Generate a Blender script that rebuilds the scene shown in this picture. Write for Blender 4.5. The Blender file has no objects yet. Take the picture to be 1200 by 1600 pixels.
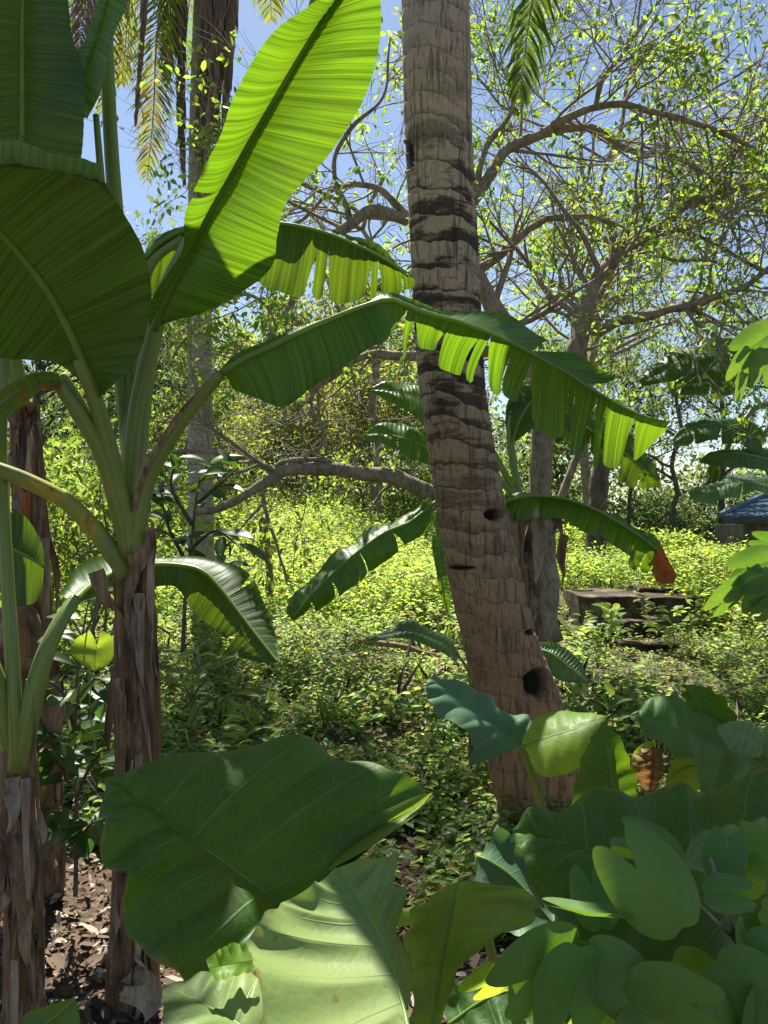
import bpy, math, random
import numpy as np
from mathutils import Vector, noise
R = math.radians
sc = bpy.context.scene
col = sc.collection

# ------------------------------------------------------------------ camera, sky, sun, exposure
EYE = 1.6
F = 1200.0
cam = bpy.data.cameras.new('camera')
cam.sensor_fit = 'VERTICAL'; cam.sensor_height = 36.0; cam.lens = 36.0 * F / 1600.0
cam.clip_start = 0.05; cam.clip_end = 3000
co = bpy.data.objects.new('camera', cam); col.objects.link(co)
co.location = (0, 0, EYE); co.rotation_euler = (R(90), 0, 0)
sc.camera = co

SUN = Vector((-0.14, 0.50, 0.84)).normalized()      # towards the sun
elev = math.asin(SUN.z); az = math.atan2(SUN.x, SUN.y)
world = bpy.data.worlds.new("World"); sc.world = world; world.use_nodes = True
wn = world.node_tree; wn.nodes.clear()
sky = wn.nodes.new('ShaderNodeTexSky'); sky.sky_type = 'NISHITA'; sky.sun_disc = False
sky.sun_elevation = elev; sky.sun_rotation = az; sky.air_density = 1.0; sky.dust_density = 0.35; sky.ozone_density = 0.3
bg = wn.nodes.new('ShaderNodeBackground'); bg.inputs[1].default_value = 0.058
wo = wn.nodes.new('ShaderNodeOutputWorld')
wn.links.new(sky.outputs[0], bg.inputs[0]); wn.links.new(bg.outputs[0], wo.inputs[0])
sl = bpy.data.lights.new('sun', 'SUN'); sl.energy = 5.0; sl.angle = R(0.53); sl.color = (1.0, 0.94, 0.84)
so = bpy.data.objects.new('sun', sl); col.objects.link(so)
so.rotation_euler = (-SUN).to_track_quat('-Z', 'Y').to_euler(); so.location = SUN * 30
sc.view_settings.view_transform = 'Standard'; sc.view_settings.look = 'None'
sc.view_settings.exposure = 1.36; sc.view_settings.gamma = 1.0
sc.render.engine = 'CYCLES'
sc.cycles.max_bounces = 8; sc.cycles.diffuse_bounces = 4; sc.cycles.glossy_bounces = 2
sc.cycles.transmission_bounces = 5; sc.cycles.transparent_max_bounces = 8
sc.cycles.use_denoising = True
sc.cycles.sample_clamp_indirect = 6.0

# ------------------------------------------------------------------ helpers
def P(x, y, d):
    return Vector(((x - 600.0) / F * d, d, EYE - (y - 800.0) / F * d))

def smooth(a, b, x):
    t = min(1.0, max(0.0, (x - a) / (b - a))) if a != b else 0.0
    return t * t * (3 - 2 * t)

class MB:
    """collects polygons, links them as one mesh object"""
    def __init__(s): s.v = []; s.f = []; s.uv = []
    def add(s, pts, uvs=None):
        n = len(s.v); s.v.extend([tuple(p) for p in pts])
        s.uv.extend(uvs if uvs else [(0.0, 0.0)] * len(pts)); return n
    def grid(s, rows, uvs=None, closed=False):
        nc = len(rows[0]); base = []
        for i, r in enumerate(rows):
            base.append(s.add(r, uvs[i] if uvs else None))
        for i in range(len(rows) - 1):
            for j in range(nc - 1 if not closed else nc):
                k = (j + 1) % nc
                s.f.append((base[i] + j, base[i] + k, base[i + 1] + k, base[i + 1] + j))
    def tube(s, pts, radii, sides=8, caps=True, vscale=1.0):
        pts = [Vector(p) for p in pts]; n = len(pts)
        if not hasattr(radii, '__len__'): radii = [radii] * n
        t = (pts[1] - pts[0]).normalized()
        up = Vector((0, 0, 1)) if abs(t.z) < 0.9 else Vector((1, 0, 0))
        nrm = t.cross(up).normalized(); L = 0.0; rings = []
        for i in range(n):
            a = pts[max(0, i - 1)]; b = pts[min(n - 1, i + 1)]
            t = (b - a); t = t.normalized() if t.length > 1e-9 else Vector((0, 0, 1))
            nrm = nrm - t * nrm.dot(t)
            nrm = nrm.normalized() if nrm.length > 1e-6 else t.orthogonal().normalized()
            bn = t.cross(nrm)
            if i: L += (pts[i] - pts[i - 1]).length
            ring = []; uv = []
            for j in range(sides):
                an = 2 * math.pi * j / sides
                ring.append(pts[i] + (nrm * math.cos(an) + bn * math.sin(an)) * radii[i])
                uv.append((j / sides, L * vscale))
            rings.append(s.add(ring, uv))
        for i in range(n - 1):
            for j in range(sides):
                k = (j + 1) % sides
                s.f.append((rings[i] + j, rings[i] + k, rings[i + 1] + k, rings[i + 1] + j))
        if caps and sides > 2:
            s.f.append(tuple(rings[0] + j for j in reversed(range(sides))))
            s.f.append(tuple(rings[-1] + j for j in range(sides)))
    def box(s, x0, y0, z0, x1, y1, z1):
        n = s.add([(x0,y0,z0),(x1,y0,z0),(x1,y1,z0),(x0,y1,z0),(x0,y0,z1),(x1,y0,z1),(x1,y1,z1),(x0,y1,z1)])
        for q in ((0,3,2,1),(4,5,6,7),(0,1,5,4),(1,2,6,5),(2,3,7,6),(3,0,4,7)): s.f.append(tuple(n + i for i in q))
    def build(s, name, mat, parent=None, flat=False):
        me = bpy.data.meshes.new(name); me.from_pydata(s.v, [], s.f)
        uvl = me.uv_layers.new(name='UVMap')
        li = np.empty(len(me.loops), dtype=np.int32); me.loops.foreach_get('vertex_index', li)
        uvl.data.foreach_set('uv', np.asarray(s.uv, dtype=np.float32)[li].ravel())
        if not flat: me.polygons.foreach_set('use_smooth', np.ones(len(me.polygons), dtype=bool))
        me.update()
        return link(name, me, mat, parent)

def link(name, me, mat, parent=None):
    if mat: me.materials.append(mat)
    o = bpy.data.objects.new(name, me); col.objects.link(o)
    if parent: o.parent = parent; o.matrix_parent_inverse = parent.matrix_world.inverted()
    return o

def thing(name, label, cat, loc, group=None):
    o = bpy.data.objects.new(name, None); o.empty_display_size = 0.1; col.objects.link(o)
    o.location = loc; bpy.context.view_layer.update()
    o['label'] = label; o['category'] = cat
    if group: o['group'] = group
    return o
def tag(o, label, cat, group=None, kind=None):
    o['label'] = label; o['category'] = cat
    if group: o['group'] = group
    if kind: o['kind'] = kind
    return o

def cat_pt(p, t):
    """Catmull-Rom through list of Vectors, t in 0..1"""
    n = len(p) - 1
    x = min(max(t, 0.0), 1.0) * n; i = min(int(x), n - 1); f = x - i
    p1 = p[i]; p2 = p[i + 1]
    p0 = p[i - 1] if i > 0 else p1 * 2 - p2
    p3 = p[i + 2] if i + 2 <= n else p2 * 2 - p1
    return 0.5 * ((2 * p1) + (p2 - p0) * f + (2 * p0 - 5 * p1 + 4 * p2 - p3) * f * f + (3 * p1 - p0 - 3 * p2 + p3) * f ** 3)
def spline(pix, n):
    pv = [P(*q) if len(q) == 3 and not isinstance(q, Vector) else q for q in pix]
    return [cat_pt(pv, i / (n - 1)) for i in range(n)]
def splinev(pv, n):
    return [cat_pt(pv, i / (n - 1)) for i in range(n)]

# ------------------------------------------------------------------ materials
def nodes(name):
    m = bpy.data.materials.new(name); m.use_nodes = True
    nt = m.node_tree; nt.nodes.clear()
    return m, nt, nt.nodes, nt.links
def N(nt, t, **k):
    n = nt.nodes.new(t)
    for a, b in k.items(): setattr(n, a, b)
    return n
def math_n(nt, op, a, b=None, c=None, clamp=False):
    n = nt.nodes.new('ShaderNodeMath'); n.operation = op; n.use_clamp = clamp
    for i, v in enumerate((a, b, c)):
        if v is None: continue
        if isinstance(v, (int, float)): n.inputs[i].default_value = v
        else: nt.links.new(v, n.inputs[i])
    return n.outputs[0]
def mixc(nt, fac, a, b, blend='MIX'):
    n = nt.nodes.new('ShaderNodeMix'); n.data_type = 'RGBA'; n.blend_type = blend
    for i, v in ((0, fac), (6, a), (7, b)):
        if isinstance(v, (int, float)): n.inputs[i].default_value = v
        elif isinstance(v, tuple): n.inputs[i].default_value = (*v, 1) if len(v) == 3 else v
        else: nt.links.new(v, n.inputs[i])
    return n.outputs[2]
def noise_n(nt, vec, scale, detail=3, rough=0.55, sxyz=None):
    if sxyz:
        mp = nt.nodes.new('ShaderNodeMapping'); mp.inputs['Scale'].default_value = sxyz
        nt.links.new(vec, mp.inputs[0]); vec = mp.outputs[0]
    n = nt.nodes.new('ShaderNodeTexNoise'); n.inputs['Scale'].default_value = scale
    n.inputs['Detail'].default_value = detail; n.inputs['Roughness'].default_value = rough
    nt.links.new(vec, n.inputs['Vector']); return n.outputs[0]
def ramp(nt, fac, stops):
    n = nt.nodes.new('ShaderNodeValToRGB')
    e = n.color_ramp.elements
    while len(e) < len(stops): e.new(0.5)
    for i, (p, c) in enumerate(stops):
        e[i].position = p; e[i].color = (*c, 1) if isinstance(c, tuple) else (c, c, c, 1)
    nt.links.new(fac, n.inputs[0]); return n.outputs[0]

def finish(nt, colr, trans, tw, rough, bump=None, bstr=0.3, bdist=0.01, spec=0.4):
    p = nt.nodes.new('ShaderNodeBsdfPrincipled'); out = nt.nodes.new('ShaderNodeOutputMaterial')
    def setc(s, v):
        if isinstance(v, tuple): s.default_value = (*v, 1)
        elif isinstance(v, (int, float)): s.default_value = v
        else: nt.links.new(v, s)
    setc(p.inputs['Base Color'], colr); setc(p.inputs['Roughness'], rough)
    p.inputs['Specular IOR Level'].default_value = spec
    b = None
    if bump is not None:
        b = nt.nodes.new('ShaderNodeBump'); b.inputs['Strength'].default_value = bstr; b.inputs['Distance'].default_value = bdist
        nt.links.new(bump, b.inputs['Height']); nt.links.new(b.outputs[0], p.inputs['Normal'])
    sh = p.outputs[0]
    if tw > 0:
        t = nt.nodes.new('ShaderNodeBsdfTranslucent'); setc(t.inputs[0], trans)
        if b: nt.links.new(b.outputs[0], t.inputs['Normal'])
        mx = nt.nodes.new('ShaderNodeMixShader'); mx.inputs[0].default_value = tw
        nt.links.new(p.outputs[0], mx.inputs[1]); nt.links.new(t.outputs[0], mx.inputs[2]); sh = mx.outputs[0]
    nt.links.new(sh, out.inputs[0])

def banana_mat(name, base=(.05, .125, .016), trans=(.20, .38, .011), tw=.46, rough=.37, blotch=0.0, blotchc=(.3,.12,.03)):
    m, nt, nd, lk = nodes(name)
    uv = N(nt, 'ShaderNodeUVMap').outputs[0]; geo = N(nt, 'ShaderNodeTexCoord')
    v1 = noise_n(nt, uv, 1.0, 2, .6, (210, 2.2, 1)); v2 = noise_n(nt, uv, 1.0, 2, .5, (70, 1.2, 1))
    big = noise_n(nt, geo.outputs['Object'], 2.3, 3)
    vv = math_n(nt, 'ADD', math_n(nt, 'MULTIPLY', v1, .55), math_n(nt, 'MULTIPLY', v2, .55))
    cr = ramp(nt, vv, [(.38, .70), (.70, 1.25)])
    tr = ramp(nt, vv, [(.40, .42), (.66, 1.15)])
    bt = ramp(nt, big, [(.3, (.82, .92, .8)), (.7, (1.15, 1.06, 1.1))])
    c = mixc(nt, 1.0, mixc(nt, 1.0, base, cr, 'MULTIPLY'), bt, 'MULTIPLY')
    t = mixc(nt, 1.0, mixc(nt, 1.0, trans, tr, 'MULTIPLY'), bt, 'MULTIPLY')
    if blotch > 0:
        sep = N(nt, 'ShaderNodeSeparateXYZ'); lk.new(uv, sep.inputs[0])
        bl = noise_n(nt, geo.outputs['Object'], 14, 4, .65)
        bf = ramp(nt, bl, [(.60 - blotch * .2, 0.0), (.66 - blotch * .2, 1.0)])
        c = mixc(nt, bf, c, blotchc); t = mixc(nt, bf, t, tuple(min(1, x * 1.6) for x in blotchc))
    finish(nt, c, t, tw, rough, vv, .55, .006)
    return m

def taro_mat(name, base=(.05, .135, .03), trans=(.24, .43, .02), tw=.38, rough=.55, nv=7.0, veinc=(.16, .26, .10)):
    m, nt, nd, lk = nodes(name)
    uv = N(nt, 'ShaderNodeUVMap').outputs[0]; geo = N(nt, 'ShaderNodeTexCoord')
    sep = N(nt, 'ShaderNodeSeparateXYZ'); lk.new(uv, sep.inputs[0])
    u = math_n(nt, 'MULTIPLY', sep.outputs[0], nv)
    w = noise_n(nt, geo.outputs['Object'], 9, 2)
    u = math_n(nt, 'ADD', u, math_n(nt, 'MULTIPLY', math_n(nt, 'SUBTRACT', w, .5), .22))
    fr = math_n(nt, 'ADD', math_n(nt, 'ABSOLUTE', math_n(nt, 'SUBTRACT', math_n(nt, 'FRACT', u), .5)), 0.0 if nv else 1.0)      # 0 at vein
    va = math_n(nt, 'ABSOLUTE', sep.outputs[1])
    thick = math_n(nt, 'ADD', math_n(nt, 'MULTIPLY', math_n(nt, 'SUBTRACT', 1.0, va), .035), .012)
    vein = math_n(nt, 'SUBTRACT', 1.0, math_n(nt, 'DIVIDE', fr, thick, clamp=True), clamp=True)
    vo = N(nt, 'ShaderNodeTexVoronoi', feature='DISTANCE_TO_EDGE'); vo.inputs['Scale'].default_value = 55
    wv = N(nt, 'ShaderNodeVectorMath', operation='ADD'); lk.new(geo.outputs['Object'], wv.inputs[0])
    nz = N(nt, 'ShaderNodeTexNoise'); nz.inputs['Scale'].default_value = 25; lk.new(geo.outputs['Object'], nz.inputs['Vector'])
    sc2 = N(nt, 'ShaderNodeVectorMath', operation='SCALE'); lk.new(nz.outputs[1], sc2.inputs[0]); sc2.inputs[3].default_value = .03
    lk.new(sc2.outputs[0], wv.inputs[1]); lk.new(wv.outputs[0], vo.inputs['Vector'])
    ret = math_n(nt, 'MULTIPLY', vo.outputs[0], 5.0, clamp=True)
    big = noise_n(nt, geo.outputs['Object'], 6.0, 4)
    bt = ramp(nt, big, [(.3, (.80, .9, .82)), (.7, (1.18, 1.08, 1.12))])
    c = mixc(nt, 1.0, base, bt, 'MULTIPLY')
    c = mixc(nt, math_n(nt, 'MULTIPLY', math_n(nt, 'SUBTRACT', 1.0, ret), .22), c, veinc)
    vein = math_n(nt, 'MAXIMUM', vein, math_n(nt, 'SUBTRACT', 1.0, math_n(nt, 'DIVIDE', va, .022, clamp=True), clamp=True))
    c = mixc(nt, math_n(nt, 'MULTIPLY', vein, .75), c, veinc)
    t = mixc(nt, 1.0, trans, bt, 'MULTIPLY')
    t = mixc(nt, math_n(nt, 'MULTIPLY', math_n(nt, 'SUBTRACT', 1.0, ret), .20), t, tuple(x * .45 for x in trans))
    t = mixc(nt, math_n(nt, 'MULTIPLY', vein, .6), t, tuple(x * .55 for x in trans))
    # browned, nibbled rim
    rim = math_n(nt, 'ADD', va, math_n(nt, 'MULTIPLY', noise_n(nt, geo.outputs['Object'], 35, 4, .65), .22))
    rf = ramp(nt, rim, [(1.065 / 1.3, 0.0), (1.10 / 1.3, 1.0)]) if False else ramp(nt, math_n(nt, 'MULTIPLY', rim, .77), [(.835, 0.0), (.86, 1.0)])
    c = mixc(nt, math_n(nt, 'MULTIPLY', rf, .8), c, (.20, .15, .04)); t = mixc(nt, math_n(nt, 'MULTIPLY', rf, .7), t, (.40, .26, .04))
    dust = noise_n(nt, geo.outputs['Object'], 18, 5, .7)
    c = mixc(nt, ramp(nt, dust, [(.52, 0.0), (.75, .16)]), c, (.13, .17, .06))
    # small holes of insect damage as brown specks
    sp = noise_n(nt, geo.outputs['Object'], 60, 2, .5)
    sf = ramp(nt, sp, [(.70, 0.0), (.73, 1.0)])
    c = mixc(nt, math_n(nt, 'MULTIPLY', sf, .7), c, (.16, .13, .05))
    bump = math_n(nt, 'SUBTRACT', math_n(nt, 'MULTIPLY', ret, .10), math_n(nt, 'MULTIPLY', vein, .9))
    bump = math_n(nt, 'ADD', bump, math_n(nt, 'MULTIPLY', noise_n(nt, geo.outputs['Object'], 22, 4), .9))
    finish(nt, c, t, tw, ramp(nt, dust, [(.3, rough - .1), (.7, rough + .15)]), bump, .32, .005, .32)
    return m

def foliage_mat(name, base, trans, tw=.5, rough=.5, var=.35, hue=.035, second=None, secf=.12):
    m, nt, nd, lk = nodes(name)
    g = N(nt, 'ShaderNodeNewGeometry'); rnd = g.outputs['Random Per Island']
    r2 = math_n(nt, 'FRACT', math_n(nt, 'MULTIPLY', rnd, 37.31)); r3 = math_n(nt, 'FRACT', math_n(nt, 'MULTIPLY', rnd, 113.7))
    def vary(cc):
        h = N(nt, 'ShaderNodeHueSaturation'); h.inputs['Color'].default_value = (*cc, 1)
        lk.new(math_n(nt, 'ADD', .5 - hue, math_n(nt, 'MULTIPLY', r2, 2 * hue)), h.inputs['Hue'])
        lk.new(math_n(nt, 'ADD', 1 - var, math_n(nt, 'MULTIPLY', r3, 2 * var)), h.inputs['Value'])
        return h.outputs[0]
    c = vary(base); t = vary(trans)
    if second:
        f = math_n(nt, 'LESS_THAN', rnd, secf)
        c = mixc(nt, f, c, second); t = mixc(nt, f, t, tuple(min(1, x * 1.5) for x in second))
    finish(nt, c, t, tw, rough)
    return m

def bark_mat(name, c1, c2, scale=8, stretch=(1, 1, .25), rough=.85, bstr=.6, lich=None):
    m, nt, nd, lk = nodes(name)
    geo = N(nt, 'ShaderNodeTexCoord').outputs['Object']
    a = noise_n(nt, geo, scale, 5, .65, stretch); b = noise_n(nt, geo, scale * 4, 3, .6, stretch)
    f = math_n(nt, 'ADD', math_n(nt, 'MULTIPLY', a, .65), math_n(nt, 'MULTIPLY', b, .4))
    c = ramp(nt, f, [(.36, c1), (.66, c2)])
    if lich:
        l = noise_n(nt, geo, scale * 1.6, 4, .6)
        c = mixc(nt, ramp(nt, l, [(.56, 0.0), (.64, 1.0)]), c, lich)
    finish(nt, c, None, 0, rough, f, bstr, .02, .25)
    return m

M = {}
M['banana'] = banana_mat('banana_leaf_green')
M['banana_dark'] = banana_mat('banana_leaf_deep_green', (.034, .09, .013), (.19, .31, .01), .34, .48)
M['banana_grey'] = banana_mat('banana_leaf_waxy', (.075, .16, .075), (.28, .46, .06), .35, .38)
M['banana_old'] = banana_mat('banana_leaf_aging', (.06, .14, .022), (.38, .50, .03), .45, .45, .28, (.30, .13, .03))
M['banana_brown'] = banana_mat('banana_leaf_dead', (.22, .13, .065), (.40, .20, .07), .3, .7)
M['orange'] = banana_mat('banana_leaf_orange', (.42, .12, .025), (.75, .22, .03), .45, .6)
M['taro'] = taro_mat('taro_leaf_green')
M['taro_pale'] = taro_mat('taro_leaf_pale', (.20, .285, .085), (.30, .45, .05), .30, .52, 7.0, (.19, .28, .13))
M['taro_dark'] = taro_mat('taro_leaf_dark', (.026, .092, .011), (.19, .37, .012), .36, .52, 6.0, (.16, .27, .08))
M['taro_yellow'] = taro_mat('taro_leaf_yellow_green', (.12, .20, .03), (.42, .56, .04), .5, .45, 6.0, (.16, .25, .05))
M['taro_blue'] = taro_mat('taro_leaf_bluish', (.065, .155, .085), (.18, .36, .06), .3, .52, 6.0, (.13, .22, .12))
M['bauhinia'] = taro_mat('twin_lobed_leaf_green', (.105, .215, .06), (.20, .37, .025), .38, .5, 7.0, (.15, .27, .09))
M['bauhinia_bright'] = taro_mat('twin_lobed_leaf_bright', (.13, .26, .03), (.55, .75, .05), .5, .48, 0.0, (.18, .30, .05))
M['glossy'] = foliage_mat('dark_glossy_leaf', (.03, .075, .018), (.12, .22, .015), .28, .42, .3)
M['herb'] = foliage_mat('herb_leaf', (.11, .18, .055), (.42, .55, .11), .52, .45, .5, .045, (.22, .17, .07), .10)
M['herb_sun'] = foliage_mat('meadow_leaf_sunlit', (.145, .225, .045), (.50, .65, .09), .6, .5, .35, .025, (.26, .20, .06), .05)  # yellow-green leaf, brightened in its colour so the clearing looks sunlit
M['tree_bright'] = foliage_mat('young_tree_leaf', (.10, .19, .035), (.42, .60, .06), .52, .5, .4, .03, (.24, .22, .05), .04)
M['tree_mid'] = foliage_mat('tree_leaf', (.08, .14, .035), (.34, .46, .06), .5, .5, .4, .03)
M['tree_olive'] = foliage_mat('olive_tree_leaf', (.12, .15, .045), (.44, .47, .09), .5, .5, .4, .03, (.22, .15, .06), .12)
M['tree_dark'] = foliage_mat('far_tree_leaf', (.065, .11, .05), (.24, .33, .08), .45, .5, .35, .03)
M['frond'] = foliage_mat('palm_leaflet_green', (.05, .10, .02), (.22, .33, .03), .4, .4, .3, .02)
M['frond_yellow'] = foliage_mat('palm_leaflet_yellow', (.12, .16, .03), (.46, .50, .05), .5, .45, .35, .03, (.30, .17, .04), .16)
M['frond_dead'] = foliage_mat('palm_leaflet_dead', (.17, .125, .085), (.20, .13, .07), .18, .8, .35, .012)
M['frond_dark'] = foliage_mat('palm_leaflet_withered', (.09, .065, .06), (.10, .07, .05), .15, .8, .35, .02)
M['litter'] = foliage_mat('fallen_leaf', (.10, .066, .038), (.12, .07, .03), .12, .75, .55, .02, (.36, .30, .23), .2)
M['bark'] = bark_mat('grey_bark', (.12, .095, .07), (.32, .27, .205), 9, (1, 1, .5))
M['bark_dark'] = bark_mat('dark_bark', (.05, .04, .032), (.15, .12, .095), 9, (1, 1, .5))
M['bark_tan'] = bark_mat('tan_bark', (.13, .08, .05), (.30, .20, .125), 6, (1, 1, .35))
M['bark_pale'] = bark_mat('pale_palm_bark', (.17, .15, .125), (.42, .385, .33), 7, (1, 1, 2.2), lich=(.30, .31, .25))
M['twig'] = bark_mat('twig_bark', (.15, .12, .092), (.33, .28, .215), 14, (1, 1, .5))
M['dry'] = bark_mat('dry_sheath', (.10, .055, .03), (.34, .24, .15), 7, (3, 3, .25), .8, .7)
M['dry_pale'] = bark_mat('pale_dry_sheath', (.20, .14, .09), (.42, .34, .25), 7, (3, 3, .25), .8, .6)
M['rachis'] = bark_mat('palm_rachis', (.12, .11, .04), (.24, .20, .08), 6, (1, 1, 1), .6, .2)

def stem_mat(name, dark, green, brown, amt):
    """banana pseudostem: green sheaths, papery brown remains, near black streaks"""
    m, nt, nd, lk = nodes(name)
    uv = N(nt, 'ShaderNodeUVMap').outputs[0]; geo = N(nt, 'ShaderNodeTexCoord').outputs['Object']
    st = noise_n(nt, uv, 1.0, 4, .6, (14, 2.5, 1)); fine = noise_n(nt, uv, 1.0, 3, .6, (60, 4, 1))
    patch = noise_n(nt, uv, 1.0, 4, .6, (5, 4.0, 1))
    f = math_n(nt, 'ADD', math_n(nt, 'MULTIPLY', patch, .7), math_n(nt, 'MULTIPLY', st, .35))
    c = ramp(nt, f, [(amt - .12, green), (amt - .04, tuple((a + b) / 2 for a, b in zip(green, brown))), (amt + .03, brown), (amt + .14, dark)])
    c = mixc(nt, 1.0, c, ramp(nt, fine, [(.3, .55), (.7, 1.3)]), 'MULTIPLY')
    pl = noise_n(nt, uv, 1.0, 5, .7, (16, 7, 1)); c = mixc(nt, ramp(nt, pl, [(.55, 0.0), (.66, .75)]), c, (.30, .24, .17))
    bk = noise_n(nt, uv, 1.0, 5, .7, (9, 5, 3)); c = mixc(nt, ramp(nt, bk, [(.54, 0.0), (.64, .85)]), c, dark)
    finish(nt, c, None, 0, .6, math_n(nt, 'ADD', f, math_n(nt, 'MULTIPLY', fine, .4)), .7, .012, .35)
    return m
M['stem'] = stem_mat('banana_stem', (.03, .02, .015), (.17, .165, .045), (.145, .08, .042), .50)
M['stem_dry'] = stem_mat('banana_stem_dry', (.04, .025, .02), (.20, .19, .10), (.21, .125, .075), .44)
M['stem_red'] = stem_mat('banana_stem_rusty', (.05, .03, .022), (.22, .12, .06), (.24, .115, .06), .45)

def petiole_mat():
    m, nt, nd, lk = nodes('banana_petiole')
    uv = N(nt, 'ShaderNodeUVMap').outputs[0]; geo = N(nt, 'ShaderNodeTexCoord').outputs['Object']
    a = noise_n(nt, uv, 1.0, 3, .55, (22, 1.5, 1)); b = noise_n(nt, geo, 9, 3)
    c = ramp(nt, a, [(.3, (.13, .19, .04)), (.7, (.24, .31, .08))])
    c = mixc(nt, ramp(nt, b, [(.60, 0.0), (.72, .7)]), c, (.28, .26, .05))
    finish(nt, c, (.3, .42, .06), .15, .42, a, .3, .004)
    return m
M['petiole'] = petiole_mat()
m, nt, nd, lk = nodes('petiole_yellowing')
geo = N(nt, 'ShaderNodeTexCoord').outputs['Object']
a = noise_n(nt, geo, 10, 4, .6)
finish(nt, ramp(nt, a, [(.40, (.17, .23, .06)), (.56, (.25, .28, .05)), (.62, (.40, .33, .03)), (.70, (.18, .09, .04))]), (.4, .4, .05), .15, .45, a, .3, .005)
M['petiole_yellow'] = m
m, nt, nd, lk = nodes('leaf_midrib')
geo = N(nt, 'ShaderNodeTexCoord').outputs['Object']
finish(nt, ramp(nt, noise_n(nt, geo, 12, 2), [(.3, (.14, .26, .05)), (.7, (.22, .34, .07))]), (.38, .55, .06), .3, .4)
M['midrib'] = m

def palm_trunk_mat():
    m, nt, nd, lk = nodes('coconut_bark')
    uv = N(nt, 'ShaderNodeUVMap').outputs[0]
    ring = N(nt, 'ShaderNodeAttribute', attribute_name='ring').outputs['Fac']
    hgt = N(nt, 'ShaderNodeAttribute', attribute_name='height').outputs['Fac']
    pit = N(nt, 'ShaderNodeAttribute', attribute_name='pit').outputs['Fac']
    geo = N(nt, 'ShaderNodeTexCoord').outputs['Object']
    fr = math_n(nt, 'FRACT', ring)
    crack = noise_n(nt, geo, 1.0, 4, .65, (52, 52, 3.6)); grain = noise_n(nt, geo, 1.0, 4, .7, (130, 130, 22))
    crack2 = noise_n(nt, geo, 1.0, 2, .5, (38, 38, 2.2))
    band = noise_n(nt, geo, 1.0, 6, .72, (2.6, 2.6, 10.0))
    edge = math_n(nt, 'SUBTRACT', 1.0, math_n(nt, 'DIVIDE', fr, .13), clamp=True)
    low = ramp(nt, hgt, [(.0, .0), (.28, .15), (.44, .75), (.54, 1.0), (.74, .95), (.81, .35), (1, .06)])
    # bare grey-tan wood at the top, red-brown fibrous base
    c = ramp(nt, hgt, [(0, (.35, .18, .085)), (.22, (.32, .195, .11)), (.42, (.33, .25, .16)), (.8, (.44, .36, .26))])
    c = mixc(nt, 1.0, c, ramp(nt, grain, [(.25, .6), (.7, 1.25)]), 'MULTIPLY')
    ck = ramp(nt, crack, [(.55, 0.0), (.63, 1.0)])
    c = mixc(nt, math_n(nt, 'MULTIPLY', ck, .55), c, (.045, .028, .02))
    ck2 = ramp(nt, crack2, [(.62, 0.0), (.66, 1.0)])
    c = mixc(nt, math_n(nt, 'MULTIPLY', ck2, .5), c, (.04, .026, .02))
    dk = math_n(nt, 'MULTIPLY', ramp(nt, math_n(nt, 'ADD', math_n(nt, 'MULTIPLY', band, 1.0), math_n(nt, 'MULTIPLY', math_n(nt, 'SUBTRACT', .5, fr), .17)), [(.475, 0.0), (.56, 1.0)]), low)
    c = mixc(nt, math_n(nt, 'MULTIPLY', dk, .93), c, (.03, .021, .017))
    c = mixc(nt, math_n(nt, 'MULTIPLY', edge, math_n(nt, 'ADD', .26, math_n(nt, 'MULTIPLY', low, .4))), c, (.05, .035, .027))
    c = mixc(nt, pit, c, (.012, .008, .006))
    h = math_n(nt, 'SUBTRACT', math_n(nt, 'MULTIPLY', grain, .5), math_n(nt, 'ADD', math_n(nt, 'MULTIPLY', ck, .5), math_n(nt, 'MULTIPLY', dk, .5)))
    h = math_n(nt, 'SUBTRACT', h, math_n(nt, 'MULTIPLY', ck2, .5))
    finish(nt, c, None, 0, .85, h, .7, .015, .2)
    return m
M['palm_trunk'] = palm_trunk_mat()

# ------------------------------------------------------------------ terrain
def H(x, y):
    yy = max(0.0, y)
    right = 0.026 * max(0.0, min(yy, 9.6) - 3.5) + 0.40 * smooth(8.9, 9.9, yy) - 0.42 * smooth(11, 21, yy) - 0.5 * smooth(26, 60, yy)
    left = 0.065 * max(0.0, min(yy, 10) - 3.5) + 0.13 * max(0.0, min(yy, 27) - 10)
    k = 1 - smooth(-0.10, 0.16, x / max(yy, 1.0))
    h = right + (left - right) * k
    return h + 0.05 * noise.noise(Vector((x * .5, y * .5, 0))) * smooth(2, 5, yy)

def ground_mat():
    m, nt, nd, lk = nodes('forest_floor')
    geo = N(nt, 'ShaderNodeTexCoord').outputs['Object']
    a = noise_n(nt, geo, 3.0, 5, .65); b = noise_n(nt, geo, 26, 4, .7); g = noise_n(nt, geo, .7, 3)
    c = ramp(nt, b, [(.3, (.035, .024, .017)), (.52, (.085, .058, .04)), (.68, (.17, .125, .09))])
    c = mixc(nt, ramp(nt, a, [(.45, 0.0), (.62, .6)]), c, (.13, .08, .055))
    sep = N(nt, 'ShaderNodeSeparateXYZ'); lk.new(geo, sep.inputs[0])
    far = math_n(nt, 'MULTIPLY', ramp(nt, math_n(nt, 'DIVIDE', sep.outputs[1], 12.0), [(.35, 0.0), (.95, 1.0)]), ramp(nt, g, [(.2, .55), (.6, 1.0)]))
    c = mixc(nt, far, c, mixc(nt, b, (.06, .09, .025), (.15, .18, .04)))
    finish(nt, c, None, 0, .9, b, .8, .03, .2)
    return m
def axis(lo, hi, fine_lo, fine_hi, step, grow=1.25):
    a = list(np.arange(fine_lo, fine_hi + 1e-6, step)); s = step; x = fine_hi
    while x < hi: s *= grow; x += s; a.append(x)
    s = step; x = fine_lo
    while x > lo: s *= grow; x -= s; a.insert(0, x)
    return a
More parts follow.
